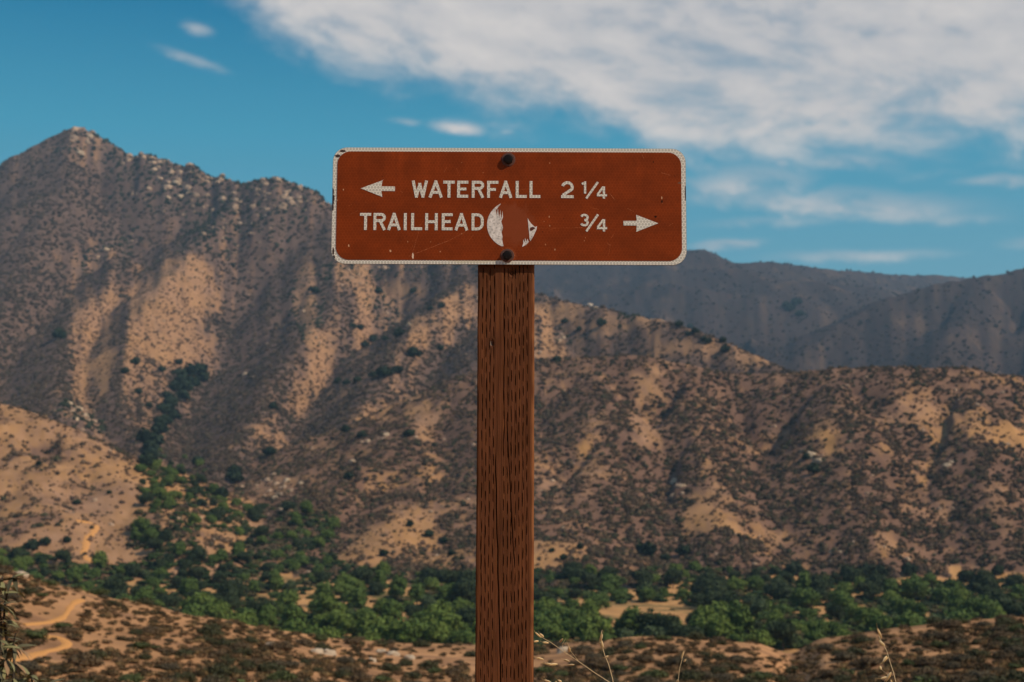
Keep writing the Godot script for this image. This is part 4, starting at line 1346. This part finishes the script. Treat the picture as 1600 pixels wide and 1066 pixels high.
# Shrubs of the near slope, one by one.
func build_shrubs() -> void:
	var q := RandomNumberGenerator.new()
	q.seed = 41
	var kinds := []
	var mats := [leaf_mat(Color(0.085, 0.068, 0.045)), leaf_mat(Color(0.055, 0.055, 0.028)), leaf_mat(Color(0.11, 0.075, 0.045)), leaf_mat(Color(0.07, 0.085, 0.035))]
	var looks := ["grey brown", "dark olive", "rusty brown", "olive green"]
	var twig := mat(Color(0.1, 0.07, 0.05), 0.9)
	for k in 4:
		var lobes := []
		for i in 6:
			var a := i / 6.0 * TAU + q.randf()
			lobes.append([Vector3(cos(a) * q.randf_range(0.15, 0.34), q.randf_range(0.14, 0.34), sin(a) * q.randf_range(0.15, 0.34)), q.randf_range(0.15, 0.24), q.randf_range(0.75, 1.0)])
		lobes.append([Vector3(0, 0.3, 0), 0.26, 0.85])
		kinds.append([crown_mesh(700 + k, lobes, 900, 0.05, 0.6), trunk_mesh(710 + k, lobes, 0.3, 0.02)])
	var items := []
	var protos := {}
	var spots := []
	for i in 1500:
		var x := q.randf_range(-30, 1630)
		var y := q.randf_range(880, 1085)
		var p := hit(x, y, 40.0)
		if p == Vector3.INF: continue
		var d := Vector2(p.x, p.z).length()
		if d > 150.0 or on_trail(p, 1.1) or absf(x - 790.0) < 44.0: continue
		if n_cover.get_noise_2d(p.x * 5.0, p.z * 2.0) < q.randf_range(-0.75, 0.2): continue
		spots.append(p)
		if spots.size() >= 290: break
	for p in spots:
		var k := q.randi() % 4
		if k == 3 and q.randf() < 0.5: k = 1
		var o: Node3D
		if not protos.has(k):
			o = thing("low_shrub", p)
			part("twigs", kinds[k][1], twig, o)
			part("foliage", kinds[k][0], mats[k], o)
			protos[k] = o
		else:
			o = protos[k].duplicate()
			o.name = numbered("low_shrub")
			add_child(o, true)
		var s := q.randf_range(0.65, 1.75)
		o.position = p - Vector3(0, 0.05, 0)
		o.scale = Vector3(s, s * q.randf_range(0.55, 0.8), s)
		o.rotation.y = q.randf() * TAU
		items.append([o, seen_at(p), ("large " if s > 1.4 else "small " if s < 0.95 else "") + looks[k]])
	print("shrubs ", items.size())
	label_rows(items, [["at the photo's lower edge", 1052], ["low on the near slope", 1034], ["midway on the near slope", 1016], ["high on the near slope", 985], ["on the near slope's left shoulder", -9999]], "shrub", "shrub", "low shrubs of the near slope")
	# small tufts and dead growth too small to tell apart
	var w := []
	var t := []
	for i in 10500:
		var p := hit(q.randf_range(-40, 1640), q.randf_range(880, 1090), 30.0)
		if p == Vector3.INF or Vector2(p.x, p.z).length() > 150.0 or on_trail(p, 0.5): continue
		if n_cover.get_noise_2d(p.x * 5.0, p.z * 2.0) < q.randf_range(-0.9, 0.4): continue
		var s := q.randf_range(0.12, 0.5)
		w.append(turned(p, Vector3(s, s * 0.7, s)))
		t.append(pick2(q, [Color(0.11, 0.075, 0.045), Color(0.16, 0.1, 0.06), Color(0.07, 0.055, 0.035), Color(0.2, 0.13, 0.07)]) * q.randf_range(0.7, 1.2))
	# the same growth goes on outside the frame and below its lower edge
	for i in 9000:
		var a := q.randf_range(-60.0, 60.0)
		var r := 6.0 + 130.0 * pow(q.randf(), 0.8)
		if absf(a) < 20.5 and r > 50.0: continue
		var p := Vector3(r * sin(a * RAD), near_at(a, r), -r * cos(a * RAD))
		if n_cover.get_noise_2d(p.x * 5.0, p.z * 2.0) < q.randf_range(-0.7, 0.4): continue
		var s := q.randf_range(0.15, 0.5) if r < 45.0 else q.randf_range(0.3, 1.2)
		w.append(turned(p, Vector3(s, s * 0.7, s)))
		t.append(pick2(q, [Color(0.11, 0.075, 0.045), Color(0.16, 0.1, 0.06), Color(0.07, 0.055, 0.035), Color(0.2, 0.13, 0.07)]) * q.randf_range(0.7, 1.2))
	many("dry_brush", crown_mesh(95, [[Vector3(0, 0.3, 0), 0.6, 0.75], [Vector3(0.4, 0.2, 0.3), 0.4, 0.8]], 90, 0.2, 0.6), mat(Color(1, 1, 1), 0.9, 0.1, true), w, t, "small dry brush and tufts covering the near dirt slope", "brush")

# ------------------------------------------------------------------ trails
var trail_points := []

func on_trail(p: Vector3, wide: float) -> bool:
	for t in trail_points:
		if Vector2(p.x - t.x, p.z - t.z).length() < wide: return true
	return false

func trail(points: Array, width: float, label: String, from: float) -> void:
	var c := Curve3D.new()
	for p in points:
		var h := hit(p[0], p[1], from)
		if h != Vector3.INF: c.add_point(h)
	if c.point_count < 2: return
	# rounded bends
	for i in range(1, c.point_count - 1):
		var d := (c.get_point_position(i + 1) - c.get_point_position(i - 1)) / 6.0
		c.set_point_in(i, -d); c.set_point_out(i, d)
	var total := c.get_baked_length()
	var n := int(total / (width * 0.4))
	var st := SurfaceTool.new()
	st.begin(Mesh.PRIMITIVE_TRIANGLES)
	var was := []
	for i in n + 1:
		var p := c.sample_baked(total * i / n)
		var d := (c.sample_baked(minf(total, total * i / n + 1.0)) - c.sample_baked(maxf(0.0, total * i / n - 1.0)))
		d.y = 0
		var s := d.cross(Vector3.UP).normalized()
		var w := width * (0.5 + 0.3 * n_speck.get_noise_2d(p.x * 4.0, p.z * 4.0))
		var row := []
		for k in 5:
			var e := p + s * w * (k - 2) / 2.0
			e.y = ground(e.x, e.z) + (0.05 if from < 100.0 else 0.3) - (0.12 if k == 0 or k == 4 else 0.0) * (1.0 if from < 100.0 else 2.5)
			row.append(e)
		if was:
			for k in 4:
				for e in [was[k], row[k], was[k + 1], was[k + 1], row[k], row[k + 1]]: st.add_vertex(e)
		was = row
		trail_points.append(p)
	st.generate_normals()
	var o := part("dirt_trail", st.commit(), mat(Color(0.52, 0.255, 0.095), 0.95, 0.1), self)
	tag(o, label, "", "", "structure")

func build_trails() -> void:
	trail([[118, 814], [138, 817], [150, 822], [144, 834], [136, 842], [134, 854], [130, 866], [140, 876], [158, 884], [178, 888]], 3.0, "pale zigzag dirt trail coming down the golden spur at the far left", 300.0)
	trail([[128, 938], [112, 946], [104, 958], [96, 966], [80, 972], [58, 975], [36, 977]], 0.5, "thin dirt trail winding over the left shoulder of the near slope", 40.0)
	trail([[60, 994], [84, 996], [100, 1001], [104, 1008], [92, 1014], [68, 1020], [40, 1027], [10, 1036]], 0.65, "hooked bend of bare dirt trail at the near slope's left", 40.0)

# ------------------------------------------------------------------ foreground grass and plant
func build_oats() -> void:
	var straw := mat(Color(0.62, 0.45, 0.26), 0.7, 0.3)
	var husk := mat(Color(0.78, 0.58, 0.33), 0.6, 0.3, true)
	husk.backlight = Color(0.5, 0.4, 0.2)
	# label, depth, stem through pixels from the ground up, spikelets [x, y, tip x, tip y, width px]
	var list := [
		["arching dry oat stem leaning left towards the signpost", 2.42, [[1000, 1180], [985, 1110], [958, 1070], [930, 1052], [900, 1031], [880, 1018], [862, 1005], [845, 995], [838, 990]], [[850, 996, 843, 990, 3.6], [846, 997, 836, 988, 3], [842, 1002, 834, 1003, 3.4], [858, 1005, 848, 1004, 3.4], [880, 998, 874, 1004, 3.8], [889, 1010, 890, 1020, 4.2], [890, 1034, 880, 1031, 3.6], [872, 1038, 858, 1039, 3.8], [898, 1039, 886, 1040, 3.4], [850, 1031, 838, 1028, 3.4], [864, 1039, 850, 1037, 3.6], [862, 1067, 850, 1063, 3.8], [878, 1066, 872, 1063, 3.4]], [[[885, 1023], [878, 1008], [884, 998]], [[905, 1035], [892, 1018], [886, 1004]]]],
		["upright oat stem with two seed husks just right of the signpost", 2.36, [[975, 1180], [964, 1100], [957, 1060], [951, 1038], [945, 1024], [941, 1010], [939, 992], [941, 985]], [[941, 1012, 937, 1003, 4.2], [938, 1002, 941, 990, 4.6], [942, 1014, 940, 1001, 4], [951, 1025, 945, 1028, 3.2]], []],
		["faint short oat stem standing right of the post", 2.85, [[1050, 1160], [1058, 1090], [1060, 1062], [1062, 1045], [1066, 1030], [1068, 1019]], [[1064, 1030, 1069, 1017, 3.4], [1060, 1062, 1057, 1066, 3.6], [1068, 1035, 1072, 1030, 3]], []],
		["lone oat stem with golden husks towards the right edge", 2.3, [[1412, 1180], [1404, 1110], [1400, 1066], [1396, 1050], [1391, 1035], [1386, 1018], [1380, 1006], [1375, 998], [1371, 983]], [[1378, 998, 1371, 982, 4.4], [1383, 1010, 1373, 1001, 5.2], [1386, 1025, 1380, 1035, 5], [1382, 1032, 1388, 1027, 3], [1377, 1047, 1375, 1041, 4.4], [1393, 1050, 1383, 1066, 5.6], [1387, 1058, 1376, 1061, 3.4], [1392, 1062, 1394, 1070, 3]], [[[1392, 1058], [1384, 1052], [1377, 1046]]]],
		["pair of oat seed tips rising at the bottom edge near the post", 2.5, [[870, 1180], [866, 1120], [862, 1085], [858, 1068]], [[858, 1070, 852, 1062, 3.6], [862, 1076, 870, 1064, 3.6]], []]]
	for l in list:
		var d: float = l[1]
		var p0: Vector3 = EYE + ray(l[2][0][0], l[2][0][1]) * d
		var foot := Vector3(p0.x + 0.04, near_at(0, 2.4), p0.z)
		var o := thing("wild_oat", foot)
		tag(o, l[0], "grass", "dry wild oats at the foot of the frame")
		var st := SurfaceTool.new()
		st.begin(Mesh.PRIMITIVE_TRIANGLES)
		var path := [Vector3.ZERO, (p0 - foot) * 0.5 + Vector3(0.03, 0, 0)]
		for k in l[2].size(): path.append(EYE + ray(l[2][k][0], l[2][k][1]) * (d + 0.01 * k) - foot)
		tube(st, path, 0.0009 if d < 2.8 else 0.0006, 0.0004, 5)
		for b in l[4]:
			var br := []
			for k in b.size(): br.append(EYE + ray(b[k][0], b[k][1]) * (d + 0.04) - foot)
			tube(st, br, 0.0004, 0.0003, 4)
		part("stem", st.commit(), straw, o)
		for s in l[3]:
			var a: Vector3 = EYE + ray(s[0], s[1]) * (d + 0.03) - foot
			var b: Vector3 = EYE + ray(s[2], s[3]) * (d + 0.03 + rng.randf_range(-0.006, 0.006)) - foot
			part("husk", husk_mesh(a, b, s[4] * d / FOC), husk, o)
	# dry grass round the foot of the post
	var w := []
	var t := []
	for i in 2600:
		var r := 1.2 + 12.0 * pow(rng.randf(), 1.4)
		var a := rng.randf_range(-1.2, 1.2)
		var x := r * sin(a)
		var z := -r * cos(a)
		if Vector2(x, z + 2.5).length() < 0.12: continue
		w.append(turned(Vector3(x, near_at(rad_to_deg(a), r) - 0.01, z), Vector3.ONE * rng.randf_range(0.4, 1.0), 0.15))
		t.append(Color(0.42, 0.29, 0.14) * rng.randf_range(0.6, 1.1))
	var g := SurfaceTool.new()
	g.begin(Mesh.PRIMITIVE_TRIANGLES)
	for i in 14: blade(g, Vector3(rng.randfn() * 0.02, 0, rng.randfn() * 0.02), Vector3(rng.randfn() * 0.09, rng.randf_range(0.12, 0.3), rng.randfn() * 0.09), 0.004, Color(1, 1, 1))
	many("dry_grass", g.commit(), mat(Color(1, 1, 1), 0.8, 0.2, true), w, t, "short dry grass on the ground around the foot of the post", "grass")

func husk_mesh(a: Vector3, b: Vector3, w: float) -> ArrayMesh:     # two slim glumes and an awn
	var st := SurfaceTool.new()
	st.begin(Mesh.PRIMITIVE_TRIANGLES)
	var d := b - a
	var s := d.cross(Vector3(0.1, 0.2, 1)).normalized()
	for k in [-1, 1]:
		var path := []
		for i in 7:
			var u := i / 6.0
			path.append(a + d * u + s * k * w * 0.22 * u)
		for i in 6:
			var r0 := w * 0.36 * sin(PI * pow(i / 6.0, 0.8)) + 0.0001
			var r1 := w * 0.36 * sin(PI * pow((i + 1) / 6.0, 0.8)) + 0.0001
			st.set_color(Color(1, 1, 1) if k > 0 else Color(0.7, 0.62, 0.5))
			tube(st, [path[i], path[i + 1]], r0, r1, 5)
	st.set_color(Color(0.7, 0.6, 0.45))
	tube(st, [b, b + d * 0.45 + s * w * 0.5], 0.00022, 0.0001, 3)
	return st.commit()

func leaf_mesh() -> ArrayMesh:      # a narrow drooping leaf, folded along its rib, one metre long
	var v := PackedVector3Array()
	var prof := [0.0, 0.09, 0.13, 0.12, 0.07, 0.0]
	for i in 5:
		for k in [-1, 1]:
			var u0 := i / 5.0
			var u1 := (i + 1) / 5.0
			var c0 := Vector3(u0, -0.35 * u0 * u0, 0)
			var c1 := Vector3(u1, -0.35 * u1 * u1, 0)
			var e0: Vector3 = c0 + Vector3(0, 0.05, k) * prof[i]
			var e1: Vector3 = c1 + Vector3(0, 0.05, k) * prof[i + 1]
			for p in ([c0, c1, e1, c0, e1, e0] if k > 0 else [c0, e1, c1, c0, e0, e1]): v.append(p)
	return made(v, PackedVector3Array(), PackedColorArray(), PackedInt32Array())

func build_plant() -> void:
	var q := RandomNumberGenerator.new()
	q.seed = 63
	var green := leaf_mat(Color(0.19, 0.18, 0.09))
	var olive := leaf_mat(Color(0.11, 0.1, 0.06))
	var brown := leaf_mat(Color(0.26, 0.16, 0.09))
	for m in [green, olive, brown]: m.vertex_color_use_as_albedo = false
	var bark := mat(Color(0.05, 0.038, 0.03), 0.9)
	var lf := leaf_mesh()
	var d := 4.6
	var base := at(6, 1200, d)
	var foot := Vector3(base.x - 0.05, near_at(-19.0, d), base.z)
	var o := thing("leafy_shrub", foot)
	tag(o, "blurred leafy shrub with drooping narrow leaves at the photo's lower left corner", "shrub")
	var stems := [[[-6, 1140], [4, 1060], [10, 1000], [6, 965], [8, 940], [14, 918], [22, 898]], [[-6, 1140], [-4, 1040], [2, 980], [-2, 930], [4, 900]], [[10, 1140], [20, 1080], [22, 1040], [20, 1010], [24, 990]], [[-20, 1140], [-14, 1040], [-10, 960], [-12, 920]], [[30, 1140], [44, 1090], [50, 1066], [48, 1052]], [[20, 1140], [8, 1090], [4, 1050], [10, 1030]], [[-6, 1100], [-2, 1050], [-4, 1020]], [[60, 1150], [70, 1095], [72, 1068]]]
	for s in stems:
		var path := [Vector3(q.randf_range(-0.05, 0.05), 0, q.randf_range(-0.05, 0.05))]
		for p in s: path.append(at(p[0], p[1], d + q.randf_range(-0.05, 0.05)) - foot)
		var st := SurfaceTool.new()
		st.begin(Mesh.PRIMITIVE_TRIANGLES)
		tube(st, path, 0.007, 0.002, 6)
		part("stem", st.commit(), bark, o)
		for i in 30 if s.size() > 4 else 24:
			var u := 1.0 - 0.62 * pow(q.randf(), 1.3)
			var k := clampf(u * (path.size() - 1), 0.0, path.size() - 1.001)
			var p: Vector3 = path[int(k)].lerp(path[int(k) + 1], k - int(k))
			var l := part("leaf", lf, green if q.randf() < 0.45 else olive if q.randf() < 0.7 else brown, o)
			var len := q.randf_range(0.045, 0.085)
			l.transform = Transform3D(Basis.from_euler(Vector3(q.randf_range(-0.6, 0.6), q.randf() * TAU, q.randf_range(-0.7, 0.6))) * Basis.from_scale(Vector3(len, len, len * 0.85)), p)
	# green tops of bushes that just reach the lower edge of the frame
	var lobes := []
	for i in 7: lobes.append([Vector3(q.randf_range(-0.3, 0.3), q.randf_range(0.25, 0.6), q.randf_range(-0.3, 0.3)), q.randf_range(0.14, 0.24), 0.9])
	var cm := crown_mesh(801, lobes, 1500, 0.045, 0.7)
	var tm := trunk_mesh(802, lobes, 0.5, 0.02)
	var gm := leaf_mat(Color(0.075, 0.095, 0.03))
	for b in [[345, 1052, 26.0, 1.0, "green leafy bush top at the lower edge, under the rocky left slope"], [1100, 1060, 34.0, 1.1, "olive bush top at the lower edge well right of the signpost"], [250, 1058, 30.0, 1.0, "low green bush at the lower edge between trail and pale boulders"], [1410, 1050, 38.0, 1.6, "broad dark bush at the lower edge under the lone oat stem"]]:
		var p := at(b[0], b[1], b[2])
		var g := near_at(rad_to_deg(atan2(p.x, -p.z)), Vector2(p.x, p.z).length())
		var t := thing("green_bush", Vector3(p.x, g, p.z))
		part("twigs", tm, bark, t)
		part("foliage", cm, gm, t)
		var h := maxf(0.5, (p.y - g) / 0.8)
		t.scale = Vector3(maxf(b[3] * 1.6, h * 0.9), h, maxf(b[3] * 1.6, h * 0.9))
		tag(t, b[4], "bush", "bushes at the lower edge")

# ------------------------------------------------------------------ the scene
func _ready() -> void:
	rng.seed = 4
	var cam := Camera3D.new()
	cam.name = "camera"
	add_child(cam)
	cam.position = EYE
	cam.rotation.x = PITCH
	var lens := CameraAttributesPhysical.new()
	lens.frustum_focal_length = 50.0
	lens.frustum_focus_distance = SIGN_D
	lens.frustum_near = 0.1
	lens.frustum_far = 20000.0
	lens.exposure_aperture = 10.0
	cam.attributes = lens
	cam.fov = rad_to_deg(2.0 * atan(533.0 / FOC))
	cam.near = 0.1
	cam.far = 20000.0
	var env := Environment.new()
	env.background_mode = Environment.BG_SKY
	env.sky = build_sky()
	env.background_energy_multiplier = 1.0
	env.tonemap_mode = Environment.TONE_MAPPER_LINEAR
	env.tonemap_exposure = 1.12
	env.fog_enabled = true
	env.fog_density = 0.00007
	env.fog_light_color = Color(0.62, 0.78, 0.92)
	env.sdfgi_enabled = true
	env.ssao_enabled = true
	env.ssil_enabled = true
	var we := WorldEnvironment.new()
	we.name = "world"
	we.environment = env
	add_child(we)
	var sun := DirectionalLight3D.new()
	sun.name = "sun"
	add_child(sun)
	var el := 40.0 * RAD
	var sa := 116.0 * RAD
	var to_sun := Vector3(sin(sa) * cos(el), sin(el), -cos(sa) * cos(el))
	sun.look_at_from_position(to_sun * 100.0, Vector3.ZERO, Vector3.UP)
	sun.light_energy = 1.25
	sun.light_color = Color(1.0, 0.93, 0.82)
	sun.light_angular_distance = 0.5
	sun.shadow_enabled = true
	var t0 := Time.get_ticks_msec()
	build_terrain()
	print("terrain ", Time.get_ticks_msec() - t0)
	build_trails()
	build_sign()
	print("sign ", Time.get_ticks_msec() - t0)
	build_grove()
	print("grove ", Time.get_ticks_msec() - t0)
	build_brush()
	print("brush ", Time.get_ticks_msec() - t0)
	build_bushes()
	build_stones()
	build_shrubs()
	build_oats()
	build_plant()
	print("all ", Time.get_ticks_msec() - t0)
